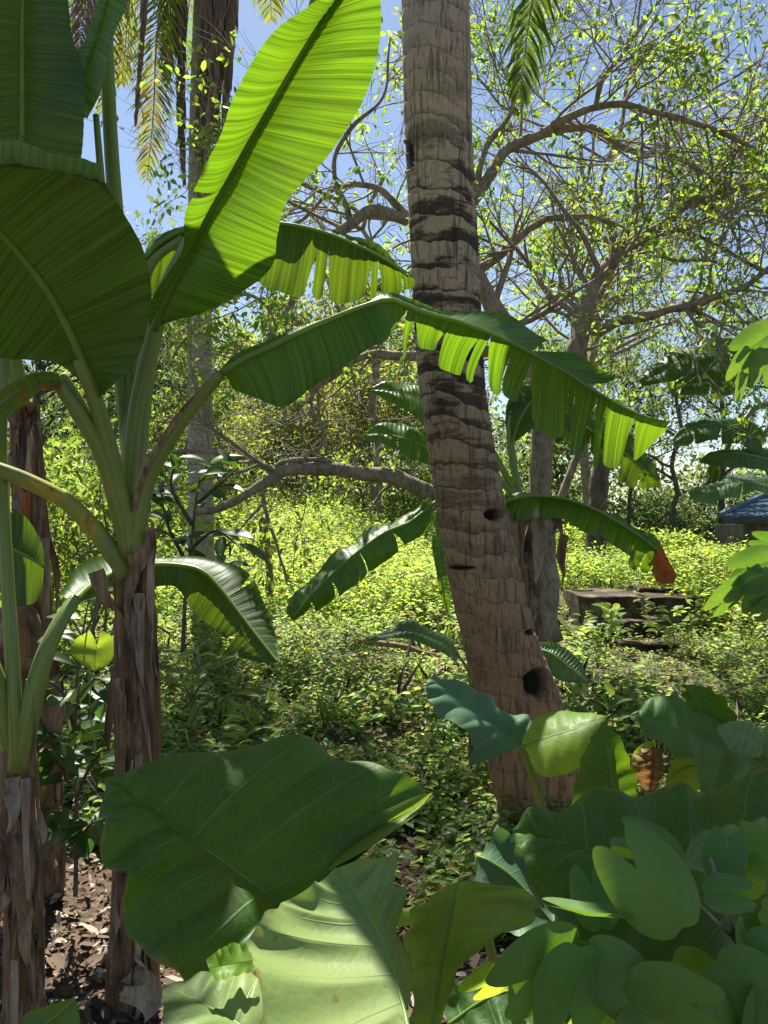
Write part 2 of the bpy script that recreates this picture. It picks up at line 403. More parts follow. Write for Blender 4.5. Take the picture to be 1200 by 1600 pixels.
gx = axis(-900, 900, -12, 14, .25); gy = axis(-60, 2500, -1, 32, .25)
g = MB(); g.grid([[(x, y, H(x, y)) for x in gx] for y in gy])
go = g.build('ground', ground_mat()); go['kind'] = 'structure'
# flip check is unnecessary: ground is two sided

# ------------------------------------------------------------------ fast leaf clouds (numpy)
def norm(a): return a / np.maximum(np.linalg.norm(a, axis=1, keepdims=True), 1e-9)
def leaf_cloud(name, mat, c, ax, nr, ln, wd, parent=None, curl=.12, wide=.42):
    """each leaf: a folded six point blade starting at c and running along ax"""
    n = len(c); ax = norm(ax); nr = norm(nr - ax * np.sum(nr * ax, axis=1, keepdims=True)); sd = np.cross(ax, nr)
    L = ln[:, None]; W = wd[:, None]
    v = np.empty((n, 6, 3), dtype=np.float32)
    v[:, 0] = c
    up = nr * W * .28
    v[:, 1] = c + ax * L * .32 + sd * W * .5 + up
    v[:, 2] = c + ax * L * .72 + sd * W * wide + up - nr * L * curl * .5
    v[:, 3] = c + ax * L - nr * L * curl
    v[:, 4] = c + ax * L * .72 - sd * W * wide + up - nr * L * curl * .5
    v[:, 5] = c + ax * L * .32 - sd * W * .5 + up
    return quads(name, mat, v.reshape(-1, 3), np.array([[0, 1, 2, 3], [0, 3, 4, 5]]), n, 6, parent)
def quads(name, mat, verts, pat, n, stride, parent=None, smoothf=True):
    f = (np.arange(n)[:, None, None] * stride + pat[None]).reshape(-1, 4).astype(np.int32)
    me = bpy.data.meshes.new(name)
    me.vertices.add(len(verts)); me.vertices.foreach_set('co', verts.astype(np.float32).ravel())
    me.loops.add(f.size); me.loops.foreach_set('vertex_index', f.ravel())
    me.polygons.add(len(f)); me.polygons.foreach_set('loop_start', np.arange(0, f.size, 4, dtype=np.int32))
    if smoothf: me.polygons.foreach_set('use_smooth', np.ones(len(f), dtype=bool))
    me.update(calc_edges=True); me.validate()
    return link(name, me, mat, parent)

# ------------------------------------------------------------------ big leaf blades
def blade(name, parent, st, mat, nu=90, nv=12, arch=0.02, ripple=(0.0025, 26), und=0.012, tears=((), ()), sag=0.03,
          gap=.10, t0=.25, seed=0, mid=None, midr=(.011, .003), petiole=None, edge_wave=0.0, midmat='midrib', uvlen=None, pucker=0.0, npuck=7, usefn=None):
    """st: stations (midrib, left edge, right edge), every point (x, y, distance)"""
    rng = random.Random(seed)
    Mp = [P(*s[0]) for s in st]; E = ([P(*s[1]) for s in st], [P(*s[2]) for s in st])
    length = sum((Mp[i + 1] - Mp[i]).length for i in range(len(Mp) - 1))
    mb = MB()
    for side in (0, 1):
        cuts = [0.0] + sorted(tears[side]) + [1.0]
        sgn = -1 if side == 0 else 1
        for q in range(len(cuts) - 1):
            ua, ub = cuts[q], cuts[q + 1]; uc = .5 * (ua + ub)
            n = max(4, int((ub - ua) * nu)); sg = sag * rng.uniform(-.2, 1.0) if len(cuts) > 2 else 0
            sw = rng.uniform(-.5, .5) * sag * .5 if len(cuts) > 2 else 0
            tt = t0 * rng.uniform(.4, 1.5); gm = rng.choice((.4, .8, 1.0, 1.8, 2.6)); lk = rng.uniform(.74, 1.06) if len(cuts) > 2 else 1.0
            rows = []; uvs = []
            for i in range(n + 1):
                u = ua + (ub - ua) * i / n; row = []; uvr = []
                for j in range(nv + 1):
                    t = j / nv; k = smooth(tt, 1.0, t) ** .7 if t > tt else 0.0
                    g = min(.5, gap * gm) if len(cuts) > 2 else 0; es = abs(2 * (u - uc) / (ub - ua)) if len(cuts) > 3 else 0
                    u2 = uc + (u - uc) * (1 - g * k) if (ua > 0 or ub < 1) else u
                    if ua == 0 and u < uc: u2 = u
                    if ub == 1 and u > uc: u2 = u
                    m0 = cat_pt(Mp, u2); e0 = cat_pt(E[side], u2)
                    dm = cat_pt(Mp, min(1, u2 + .02)) - cat_pt(Mp, max(0, u2 - .02))
                    w = e0 - m0; nn = dm.cross(w) * sgn
                    nn = nn.normalized() if nn.length > 1e-9 else Vector((0, -1, 0))
                    p = m0.lerp(e0, t * (1 + (lk - 1) * t) * (1 - .10 * t * es ** 4))
                    wl = w.length
                    p += nn * (arch * 4 * t * (1 - t) * min(1, wl / .1))
                    if ripple[0]: p += nn * ripple[0] * math.sin(2 * math.pi * ripple[1] * u2 + 3 * noise.noise(p * 6)) * min(1, t * 3) * (1 - .6 * t) * min(1, wl / .06)
                    if pucker: p += nn * pucker * (abs(math.sin(math.pi * npuck * u2)) - .5) * 4 * t * (1 - t * .8) * min(1, wl / .06)
                    if und: p += nn * und * noise.noise(p * 5.5 + Vector((seed * 3.1, 0, 0))) * (t ** .7) * min(1, wl / .06) * 2
                    if edge_wave:
                        p += nn * edge_wave * math.sin(2 * math.pi * (u2 * 4.3 + seed * .37) + sgn) * t ** 3 * min(1, wl / .08)
                        p += w * (.10 * noise.noise(Vector((u2 * 11, seed, sgn))) * t ** 4)
                    if k > 0: p += Vector((sw * k, 0, -abs(sg) * k * k)) + nn * sg * k * .6
                    row.append(p); uvr.append((u2 * (uvlen or length), sgn * t * (1.0 if uvlen else wl)))
                rows.append(row); uvs.append(uvr)
            mb.grid(rows, uvs)
    # the midline is shared: weld by leaving coincident rows, midrib tube covers them
    o = mb.build(name, M[mat], parent)
    if midr:
        n = 36; pts = [cat_pt(Mp, i / n * .985) for i in range(n + 1)]
        off = []
        for i, p in enumerate(pts):
            toc = (Vector((0, 0, EYE)) - p).normalized(); off.append(p + Vector((0, 0, -1)) * midr[0] * .25)
        r = [midr[0] + (midr[1] - midr[0]) * (i / n) ** .8 for i in range(n + 1)]
        b = MB(); b.tube(off, r, 8); b.build('midrib', M[midmat], o)
    return o

def petiole(parent, pts, r0, r1, mat='petiole', n=26, name='petiole'):
    q = spline(pts, n); b = MB()
    b.tube(q, [r0 + (r1 - r0) * i / (n - 1) for i in range(n)], 12)
    return b.build(name, M[mat], parent)

def pseudostem(parent, pts, r, mat='stem', name='pseudostem', seed=0, n=90, rough=.12):
    """layered sheath stem: radius steps and lobes down its length"""
    q = spline(pts, n); b = MB(); sides = 40; rows = []; uvs = []; L = 0
    for i, p in enumerate(q):
        if i: L += (p - q[i - 1]).length
        f = i / (n - 1); rr = r[0] + (r[1] - r[0]) * f if len(r) == 2 else cat_pt([Vector((x, 0, 0)) for x in r], f).x
        row = []; uv = []
        for j in range(sides + 1):
            a = 2 * math.pi * (j % sides) / sides
            c, s_ = math.cos(a), math.sin(a)
            k = noise.noise(Vector((c * 1.6, s_ * 1.6, L * 2.2 + seed * 7)))
            step = ((L * 4.5 + .6 * noise.noise(Vector((c * 1.2, s_ * 1.2, seed + L)))) % 1.0)
            k2 = noise.noise(Vector((c * 7, s_ * 7, L * 2.5 + seed)))
            e = rr * (1 + rough * k + rough * .55 * step + rough * .45 * k2)
            row.append(p + Vector((c * e, s_ * e, 0))); uv.append((j / sides, L))
        rows.append(row); uvs.append(uv)
    b.grid(rows, uvs)
    return b.build(name, M[mat], parent)

def ribbon(parent, pts, w, mat='dry', name='dry_sheath', seed=0, n=28, curl=.5, taper=True):
    """hanging strip of dead sheath, curled across its width"""
    q = spline(pts, n); rng = random.Random(seed); b = MB(); rows = []; uvs = []; tw = rng.uniform(-.8, .8); ph = rng.uniform(0, 6)
    L = 0
    for i, p in enumerate(q):
        f = i / (n - 1)
        if i: L += (p - q[i - 1]).length
        t = (q[min(n - 1, i + 1)] - q[max(0, i - 1)]).normalized()
        sx = t.cross(Vector((0, -1, 0))).normalized(); nn = sx.cross(t)
        a = tw * f * 2 + .4 * math.sin(f * 7 + ph)
        s2 = sx * math.cos(a) + nn * math.sin(a); n2 = nn * math.cos(a) - sx * math.sin(a)
        ww = w * (1 - (.75 * f ** 2 if taper else 0)) * (1 + .35 * noise.noise(Vector((f * 5, seed, 0))))
        row = []; uv = []
        for j in range(7):
            x = j / 3 - 1
            row.append(p + s2 * ww * x * .5 + n2 * ww * curl * (x * x - .5) * .6); uv.append((x * w, L))
        rows.append(row); uvs.append(uv)
    b.grid(rows, uvs); return b.build(name, M[mat], parent)

def ellipse_leaf(mb, base, ax, nr, L, W, curl=.15, fold=.2, n=6, tip=.9):
    """smooth pointed leaf in a shared mesh (small shrubs)"""
    ax = ax.normalized(); nr = (nr - ax * nr.dot(ax)).normalized(); sd = ax.cross(nr)
    rows = []; uvs = []
    for i in range(n + 1):
        u = i / n; w = W * .5 * math.sin(math.pi * min(1, u ** tip)) ** .75 if 0 < u < 1 else 0.001 * W
        c = base + ax * L * u - nr * L * curl * u * u
        row = []
        for j in (-1, -.5, 0, .5, 1):
            row.append(c + sd * w * j + nr * w * fold * abs(j) * 2)
        rows.append(row); uvs.append([(u, j) for j in (-1, -.5, 0, .5, 1)])
    mb.grid(rows, uvs)

# ================================================================== coconut palm in the foreground
def arr(x): return np.array(x, dtype=np.float64)
pal = thing('coconut_palm', 'large coconut palm with thick ringed leaning brown trunk just right of centre', 'palm tree', (.9, 3.9, 0))
prof = [(870, 1345, 210), (852, 1285, 172), (838, 1200, 146), (812, 1100, 136), (781, 1000, 119), (757, 900, 115), (737, 800, 109),
        (721, 700, 105), (706, 600, 104), (699, 500, 105), (694, 400, 106), (689, 300, 106), (685, 200, 106), (683, 100, 107), (680, 0, 106),
        (676, -150, 104), (670, -350, 98), (662, -600, 92), (652, -900, 84), (644, -1130, 84)]
D0 = 3.9
pv = [P(x, y, D0) for x, y, w in prof]; rv = [w / F * D0 / 2 for x, y, w in prof]
pv[0].z = -.08
n = 900; sides = 72
rows = []; uvs = []; ringv = []; hv = []; pitv = []
pits = [(772, 805, 16, 10, .05), (838, 1068, 21, 25, .05), (637, 245, 10, 22, .03), (655, 1000, 12, 8, .0), (833, 988, 12, 5, .02), (720, 887, 22, 4, .012)]
L = 0
rk = [Vector((r, 0, 0)) for r in rv]
zs = [cat_pt(pv, i / (n - 1)) for i in range(n)]
for i in range(n):
    p = zs[i]; f = i / (n - 1); r = cat_pt(rk, f).x
    if i: L += (p - zs[i - 1]).length
    row = []; uv = []
    for j in range(sides + 1):
        a = 2 * math.pi * (j % sides) / sides; c, s_ = math.cos(a), math.sin(a)
        ph = L / (.138 - .02 * smooth(0, 3, L)) + .55 * noise.noise(Vector((c * .9, s_ * .9, L * 1.3))) + .16 * noise.noise(Vector((c * 4, s_ * 4, L * 5))) + .35 * c
        fr = ph % 1.0
        base_k = smooth(.5, 1.3, L)
        e = r * (1 + (.028 * (fr - .5) - .02 * math.exp(-(fr / .08) ** 2)) * (.35 + .65 * base_k))
        e *= 1 + .025 * noise.noise(Vector((c * 1.3, s_ * 1.3, L * 1.5))) + .012 * noise.noise(Vector((c * 14, s_ * 14, L * 6)))
        e += r * .03 * noise.noise(Vector((c * 9, s_ * 9, L * 1.2))) * (1 - base_k)
        q = p + Vector((c * e, s_ * e, 0))
        pit = 0.0
        if s_ < .1:
            sx = 600 + q.x / q.y * F; sy = 800 - (q.z - EYE) / q.y * F
            for (px, py, rx, ry, dep) in pits:
                dd = math.hypot((sx - px) / rx, (sy - py) / ry) + .25 * noise.noise(Vector((sx * .06, sy * .06, 5)))
                if dd < 1.25:
                    k = 1 - smooth(.72, 1.08, dd); q = q - Vector((c, s_, 0)) * dep * k
                    if dep > .02: q += Vector((c, s_, 0)) * .012 * math.exp(-((dd - 1.05) / .15) ** 2)
                    pit = max(pit, k)
        row.append(q); uv.append((j / sides, L)); ringv.append(ph); hv.append(L / 4.6); pitv.append(pit)
    rows.append(row); uvs.append(uv)
b = MB(); b.grid(rows, uvs)
tr = b.build('trunk', M['palm_trunk'], pal)
for nm, vals in (('ring', ringv), ('height', hv), ('pit', pitv)):
    at = tr.data.attributes.new(nm, 'FLOAT', 'POINT'); at.data.foreach_set('value', np.asarray(vals, dtype=np.float32))

def frond(parent, pts, mat, ll=.6, nl=70, droop=.6, spread=1.0, width=.03, seed=0, rr=.02, start=.12, rmat='rachis', name='frond', fwd=.55, tight=1.0):
    """palm frond: rachis with two rows of narrow hanging leaflets"""
    rng = random.Random(seed); n = 60; q = splinev(pts, n); V = []; nst = 5; cnt = 0
    for i in range(nl):
        f = start + (1 - start) * (i + .5) / nl
        p = cat_pt(q, f); t = (cat_pt(q, min(1, f + .02)) - cat_pt(q, f - .02)).normalized()
        sd = t.cross(Vector((0, 0, 1)))
        sd = sd.normalized() if sd.length > .25 else t.cross(Vector((0, -1, .2))).normalized()
        up = sd.cross(t)
        for s in (-1, 1):
            l = ll * math.sin(math.pi * (0.12 + .86 * f ** .8)) ** .6 * rng.uniform(.8, 1.1)
            d = (sd * s * spread * rng.uniform(.75, 1.1) + t * fwd * rng.uniform(.7, 1.3) + up * rng.uniform(.0, .3) * tight).normalized()
            w = width * rng.uniform(.8, 1.2); pos = p.copy(); wd = d.cross(up); wd = wd.normalized() if wd.length > 1e-3 else t
            dr = droop * rng.uniform(.6, 1.4)
            for k in range(nst + 1):
                x = k / nst; ww = w * (.5 if k == 0 else 1.0 if k < 3 else (1 - x) * 1.8 + .06) * .5
                V.append(pos - wd * ww); V.append(pos + wd * ww)
                d = (d + Vector((0, 0, -dr * .5 * (x + .15)))).normalized(); pos = pos + d * l / nst
            cnt += 1
    pat = np.array([[2 * k, 2 * k + 1, 2 * k + 3, 2 * k + 2] for k in range(nst)])
    o = quads(name, M[mat], np.array([tuple(v) for v in V]), pat, cnt, 2 * (nst + 1), parent)
    b = MB(); b.tube(q, [rr * (1 - .85 * i / (n - 1)) for i in range(n)], 6); b.build('rachis', M[rmat], o)
    return o

def crown_frond(top, azim, up, length, drop, n=9):
    """rachis points arching out of a palm crown"""
    pts = []; d = Vector((math.cos(azim) * math.cos(up), math.sin(azim) * math.cos(up), math.sin(up))); p = Vector(top)
    for i in range(n):
        pts.append(p.copy()); p = p + d * length / (n - 1); d = (d + Vector((0, 0, -drop / n * (1 + i * .25)))).normalized()
    return pts
top = pv[-1] + Vector((0, 0, .1))
for i, (azd, upd, ln_, dr_) in enumerate([(205, 18, 3.6, 1.0), (250, 25, 3.9, 1.1), (285, 42, 4.0, 1.2), (318, 20, 4.1, 1.1),
                                       (352, 38, 4.1, 1.2), (25, 15, 4.0, 1.0), (100, 62, 3.7, 1.2), (60, 35, 3.6, 1.3), (275, 5, 3.7, .9), (336, 2, 3.9, .8), (232, 55, 3.8, 1.4), (80, 60, 3.8, 1.5)]):
    frond(pal, crown_frond(top, R(azd), R(upd), ln_, dr_), 'frond', .75, 64, .55, seed=i, width=.042)
frond(pal, [top, Vector((.25, 4.2, 7.7)), Vector((.75, 4.7, 7.0)), P(850, -330, 5.0), P(838, -60, 5.05), P(824, 50, 5.0), P(812, 150, 4.95)], 'frond', .60, 100, .9, seed=31, width=.018, rr=.014, fwd=1.0, spread=.7)

# ================================================================== second coconut palm, left background
D1 = 9.4
p2 = thing('coconut_palm', 'slim grey coconut palm trunk with a skirt of dead brown fronds at upper left', 'palm tree', tuple(P(315, 940, D1)))
prof2 = [(316, 960, 46), (315, 880, 41), (314, 800, 40), (313, 700, 38), (313, 600, 37), (312, 500, 36), (311, 400, 35), (312, 250, 34), (316, 100, 34), (322, -40, 36), (326, -120, 40)]
q2 = [P(x, y, D1) for x, y, w in prof2]; rk = [Vector((w / F * D1 / 2, 0, 0)) for x, y, w in prof2]
rows = []; uvs = []; n = 420; L = 0; last = None
for i in range(n):
    p = cat_pt(q2, i / (n - 1)); r = cat_pt(rk, i / (n - 1)).x
    if last is not None: L += (p - last).length
    last = p; row = []; uv = []
    for j in range(33):
        a = 2 * math.pi * (j % 32) / 32; c, s_ = math.cos(a), math.sin(a)
        fr = (L / .14 + .4 * noise.noise(Vector((c, s_, L)))) % 1
        e = r * (1 + .03 * (fr - .5) + .05 * noise.noise(Vector((c * 2, s_ * 2, L * 1.2))))
        for (ay, az, s0) in ((-1.6, 1.0, .05), (-1.3, 2.55, .05), (-1.9, 4.2, .04)):
            dd = math.hypot((a - 2 * math.pi - ay) * r, (L - az) * .8)
            if dd < .09: e -= s0 * (1 - smooth(.04, .09, dd))
        row.append(p + Vector((c * e, s_ * e, 0))); uv.append((j / 32, L))
    rows.append(row); uvs.append(uv)
b = MB(); b.grid(rows, uvs); b.build('trunk', M['bark_pale'], p2)
T2 = q2[-1]
def fr2(pix, mat, **k):
    frond(p2, [T2] + [P(*a) for a in pix], mat, **k)
fr2([(300, -150, 9.2), (262, -60, 8.9), (245, 60, 8.8), (240, 170, 8.8), (230, 280, 8.8)], 'frond_yellow', ll=.62, nl=120, droop=.55, seed=3, width=.021, fwd=.75, spread=.75, rmat='rachis')
fr2([(270, -190, 9.4), (215, -110, 9.3), (182, -20, 9.3), (170, 80, 9.3), (160, 175, 9.3)], 'frond_yellow', ll=.62, nl=120, droop=.7, seed=4, width=.021, fwd=.8, spread=.8)
fr2([(250, -200, 9.8), (170, -130, 10), (125, -40, 10.1), (105, 60, 10.1)], 'frond', ll=.7, nl=66, droop=.8, seed=5, width=.034, fwd=.8)
fr2([(360, -170, 9.2), (400, -110, 9.0), (420, -40, 9.0), (424, 30, 9.0)], 'frond_yellow', ll=.62, nl=60, droop=.9, seed=6, width=.021, fwd=.8, spread=.8)
fr2([(400, -190, 9.4), (470, -150, 9.4), (520, -70, 9.4), (545, 10, 9.4)], 'frond', ll=.65, nl=60, droop=.8, seed=7, width=.032)
fr2([(310, -150, 9.2), (290, -80, 9.0), (284, 60, 9.0), (284, 180, 9.0), (288, 285, 9.0)], 'frond_dark', ll=.40, nl=96, droop=1.6, seed=8, width=.026, fwd=1.3, spread=.42)
for k_, (x0, x1, x2, yb, sd_) in enumerate(((338, 322, 312, 300, 11), (352, 345, 330, 255, 12), (330, 318, 308, 235, 13), (362, 358, 350, 190, 14), (345, 338, 322, 320, 15), (318, 332, 340, 210, 16))):
    fr2([((x0 + 326) / 2, -150, 9.2), (x0, -60, 9.05 - .03 * k_), (x1, 80, 9.0 - .03 * k_), (x2, yb, 9.05)], 'frond_dead', ll=.55, nl=120, droop=1.9, seed=sd_, width=.045, fwd=1.6, spread=.36, rr=.03, rmat='dry')
fr2([(280, -150, 9.2), (235, -60, 8.7), (224, 40, 8.6), (212, 190, 8.6)], 'frond_dead', ll=.40, nl=90, droop=1.8, seed=17, width=.03, fwd=1.6, spread=.28, rmat='dry')
fr2([(305, -160, 9.3), (272, -80, 9.1), (266, 20, 9.1), (262, 120, 9.1)], 'frond', ll=.6, nl=90, droop=.9, seed=21, width=.03, fwd=1.0, spread=.6)
fr2([(290, -180, 9.5), (240, -100, 9.6), (205, -10, 9.7), (196, 70, 9.7), (190, 130, 9.7)], 'frond_yellow', ll=.6, nl=80, droop=.8, seed=22, width=.021, fwd=.9, spread=.7)
fr2([(270, -200, 9.2), (200, -140, 9.0), (150, -60, 8.9), (130, 30, 8.9), (122, 120, 8.9)], 'frond_dead', ll=.55, nl=80, droop=.9, seed=23, width=.026, fwd=.9, spread=.7)
for i, a in enumerate((110, 320)):
    frond(p2, crown_frond(T2, R(a), R(35), 3.4, 1.2), 'frond', .7, 46, .55, seed=50 + i, width=.045)

# ================================================================== banana plant with the tall bright leaf
ban = thing('banana_plant', 'banana plant with tall bright backlit leaf and ragged brown stem left of centre', 'banana plant', tuple(P(212, 1560, 2.5)))
pseudostem(ban, [(207, 1580, 2.5), (210, 1400, 2.5), (214, 1200, 2.5), (212, 1000, 2.5), (208, 905, 2.5), (206, 850, 2.5)], (.085, .072, .068, .066, .062, .048), 'stem', seed=1)
petiole(ban, [(210, 860, 2.46), (200, 800, 2.5), (208, 680, 2.52), (222, 590, 2.52), (243, 505, 2.5)], .034, .02)
blade('leaf', ban, [
    ((240, 515, 2.500), (231, 512, 2.500), (252, 507, 2.500)),
    ((258, 470, 2.438), (229, 470, 2.428), (318, 488, 2.408)),
    ((285, 415, 2.366), (258, 425, 2.356), (385, 452, 2.296)),
    ((310, 365, 2.305), (279, 385, 2.295), (425, 412, 2.205)),
    ((335, 318, 2.243), (282, 330, 2.213), (436, 365, 2.133)),
    ((365, 265, 2.181), (305, 290, 2.151), (452, 310, 2.071)),
    ((398, 205, 2.109), (328, 232, 2.069), (518, 235, 2.009)),
    ((430, 152, 2.047), (352, 160, 1.987), (566, 165, 1.947)),
    ((462, 98, 1.985), (392, 92, 1.915), (588, 90, 1.885)),
    ((495, 42, 1.924), (432, 45, 1.844), (594, 20, 1.824)),
    ((525, -10, 1.862), (485, -2, 1.782), (588, -55, 1.782)),
    ((560, -75, 1.810), (540, -70, 1.790), (575, -85, 1.780))], 'banana', nu=130, nv=14, arch=-.018, ripple=(.0022, 44), und=.010, tears=((.415,), ()), sag=.01, gap=.05, t0=.2, seed=2, midr=(.0165, .006))
# big dark leaf sweeping left
petiole(ban, [(207, 862, 2.44), (196, 800, 2.42), (170, 700, 2.36), (150, 628, 2.3), (125, 560, 2.25)], .034, .021)
blade('leaf', ban, [
    ((150, 622, 2.30), (156, 624, 2.3), (146, 622, 2.3)),
    ((140, 590, 2.27), (190, 590, 2.2), (118, 596, 2.3)),
    ((125, 552, 2.24), (219, 535, 2.12), (85, 566, 2.3)),
    ((105, 508, 2.2), (226, 460, 2.05), (50, 560, 2.3)),
    ((80, 462, 2.15), (210, 385, 1.98), (10, 560, 2.28)),
    ((50, 420, 2.1), (187, 318, 1.94), (-40, 555, 2.25)),
    ((15, 378, 2.04), (150, 272, 1.92), (-90, 540, 2.2)),
    ((-25, 340, 1.98), (95, 258, 1.90), (-130, 500, 2.1)),
    ((-75, 305, 1.92), (20, 250, 1.88), (-160, 430, 2.0)),
    ((-150, 270, 1.85), (-100, 245, 1.86), (-180, 340, 1.9))], 'banana_dark', nu=90, nv=12, arch=-.02, ripple=(.0012, 22), und=.03, seed=3, midr=(.016, .006))
# its upper margin rolled over, catching light
blade('leaf_margin', ban, [
    ((170, 290, 1.93), (160, 268, 1.90), (178, 310, 1.935)),
    ((150, 278, 1.925), (150, 258, 1.87), (158, 290, 1.93)),
    ((115, 268, 1.915), (118, 240, 1.85), (120, 275, 1.925)),
    ((75, 262, 1.905), (70, 225, 1.83), (80, 268, 1.915)),
    ((30, 254, 1.895), (25, 212, 1.82), (35, 262, 1.905)),
    ((-20, 252, 1.885), (-20, 214, 1.82), (-15, 258, 1.89))], 'banana_grey', nu=40, nv=8, arch=.03, ripple=(.003, 6), und=.02, seed=5, midr=None)
# leaf behind: passes behind the bright leaf and droops to the trunk
petiole(ban, [(207, 862, 2.54), (206, 780, 2.58), (212, 640, 2.66), (216, 500, 2.72), (235, 415, 2.75), (285, 372, 2.75)], .03, .014)
blade('leaf', ban, [
    ((215, 412, 2.750), (208, 392, 2.740), (212, 430, 2.790)),
    ((250, 378, 2.750), (222, 345, 2.800), (240, 450, 2.790)),
    ((300, 355, 2.750), (280, 328, 2.850), (285, 465, 2.790)),
    ((370, 345, 2.740), (370, 328, 2.860), (360, 455, 2.780)),
    ((440, 348, 2.730), (436, 340, 2.850), (420, 445, 2.770)),
    ((500, 360, 2.720), (500, 352, 2.840), (490, 470, 2.760)),
    ((560, 383, 2.710), (566, 373, 2.800), (555, 468, 2.750)),
    ((605, 406, 2.700), (610, 398, 2.760), (605, 452, 2.740)),
    ((642, 434, 2.690), (644, 430, 2.700), (640, 442, 2.730))], 'banana_dark', nu=90, arch=.02, ripple=(.003, 24), und=.02, tears=((.6,), (.45, .62, .655, .8, .83, .93)), sag=.05, gap=.22, t0=.25, seed=6, midr=(.011, .004))
# long leaf arching right across the palm trunk
petiole(ban, [(217, 880, 2.46), (214, 830, 2.44), (232, 745, 2.42), (285, 655, 2.40), (345, 583, 2.38)], .038, .019)
blade('leaf', ban, [
    ((345, 583, 2.380), (338, 578, 2.380), (352, 588, 2.380)),
    ((378, 562, 2.370), (372, 548, 2.420), (392, 592, 2.300)),
    ((425, 540, 2.360), (418, 530, 2.450), (432, 600, 2.260)),
    ((475, 515, 2.350), (470, 505, 2.460), (480, 572, 2.250)),
    ((530, 492, 2.340), (525, 482, 2.460), (540, 524, 2.240)),
    ((575, 475, 2.333), (570, 466, 2.441), (590, 512, 2.232)),
    ((612, 467, 2.353), (612, 452, 2.453), (632, 580, 2.403)),
    ((660, 486, 2.419), (668, 470, 2.524), (642, 552, 2.469)),
    ((712, 500, 2.514), (745, 475, 2.682), (690, 560, 2.564)),
    ((748, 512, 2.583), (803, 488, 2.780), (728, 574, 2.633)),
    ((785, 527, 2.644), (858, 513, 2.810), (770, 612, 2.694)),
    ((825, 548, 2.684), (905, 538, 2.800), (802, 628, 2.734)),
    ((858, 566, 2.690), (942, 562, 2.780), (838, 668, 2.740)),
    ((891, 584, 2.680), (985, 592, 2.760), (880, 686, 2.730)),
    ((920, 604, 2.670), (985, 600, 2.730), (908, 708, 2.720)),
    ((962, 628, 2.660), (990, 618, 2.700), (955, 716, 2.710)),
    ((1003, 648, 2.650), (1012, 640, 2.670), (992, 704, 2.700)),
    ((1050, 660, 2.640), (1050, 655, 2.640), (1045, 665, 2.690))], 'banana', nu=150, nv=12, arch=.012, ripple=(.002, 60), und=.016,
    tears=((.645, .80), (.385, .405, .47, .545, .565, .62, .665, .765, .785, .845, .865, .93)), sag=.08, gap=.28, t0=.10, seed=7, midr=(.0125, .003))
# short leaf at far left, edge lit
petiole(ban, [(203, 868, 2.46), (190, 810, 2.42), (160, 710, 2.36), (120, 640, 2.3), (92, 598, 2.27)], .034, .022)
petiole(ban, [(205, 868, 2.52), (193, 800, 2.54), (170, 720, 2.56), (130, 640, 2.55), (95, 585, 2.5)], .026, .018)
blade('leaf', ban, [
    ((95, 598, 2.27), (90, 588, 2.3), (96, 606, 2.25)),
    ((70, 600, 2.25), (55, 586, 2.3), (72, 612, 2.2)),
    ((35, 612, 2.22), (15, 598, 2.3), (40, 630, 2.15)),
    ((0, 632, 2.18), (-20, 612, 2.28), (10, 650, 2.1)),
    ((-45, 665, 2.14), (-60, 640, 2.25), (-40, 690, 2.05)),
    ((-100, 700, 2.1), (-105, 690, 2.15), (-98, 710, 2.08))], 'banana_old', nu=50, arch=.02, seed=8, midr=(.014, .006))
# yellowing stalk to the left
petiole(ban, [(200, 900, 2.46), (178, 868, 2.44), (150, 830, 2.42), (105, 785, 2.38), (50, 755, 2.33), (0, 735, 2.28), (-80, 710, 2.2)], .032, .021, 'petiole_yellow')
# folded young leaf rising
petiole(ban, [(208, 870, 2.54), (196, 700, 2.62), (175, 480, 2.66), (160, 300, 2.68), (150, 180, 2.68)], .02, .011)
blade('young_leaf', ban, [
    ((132, 182, 2.68), (130, 180, 2.68), (136, 186, 2.68)),
    ((136, 150, 2.68), (120, 130, 2.64), (146, 165, 2.6)),
    ((146, 110, 2.68), (108, 100, 2.62), (163, 128, 2.58)),
    ((158, 65, 2.68), (134, 62, 2.62), (178, 80, 2.58)),
    ((170, 20, 2.67), (150, 10, 2.62), (192, 32, 2.58)),
    ((182, -30, 2.66), (162, -40, 2.62), (206, -20, 2.58)),
    ((196, -90, 2.65), (190, -95, 2.65), (204, -85, 2.62))], 'banana_grey', nu=60, arch=-.03, und=.02, seed=9, midr=(.006, .003))
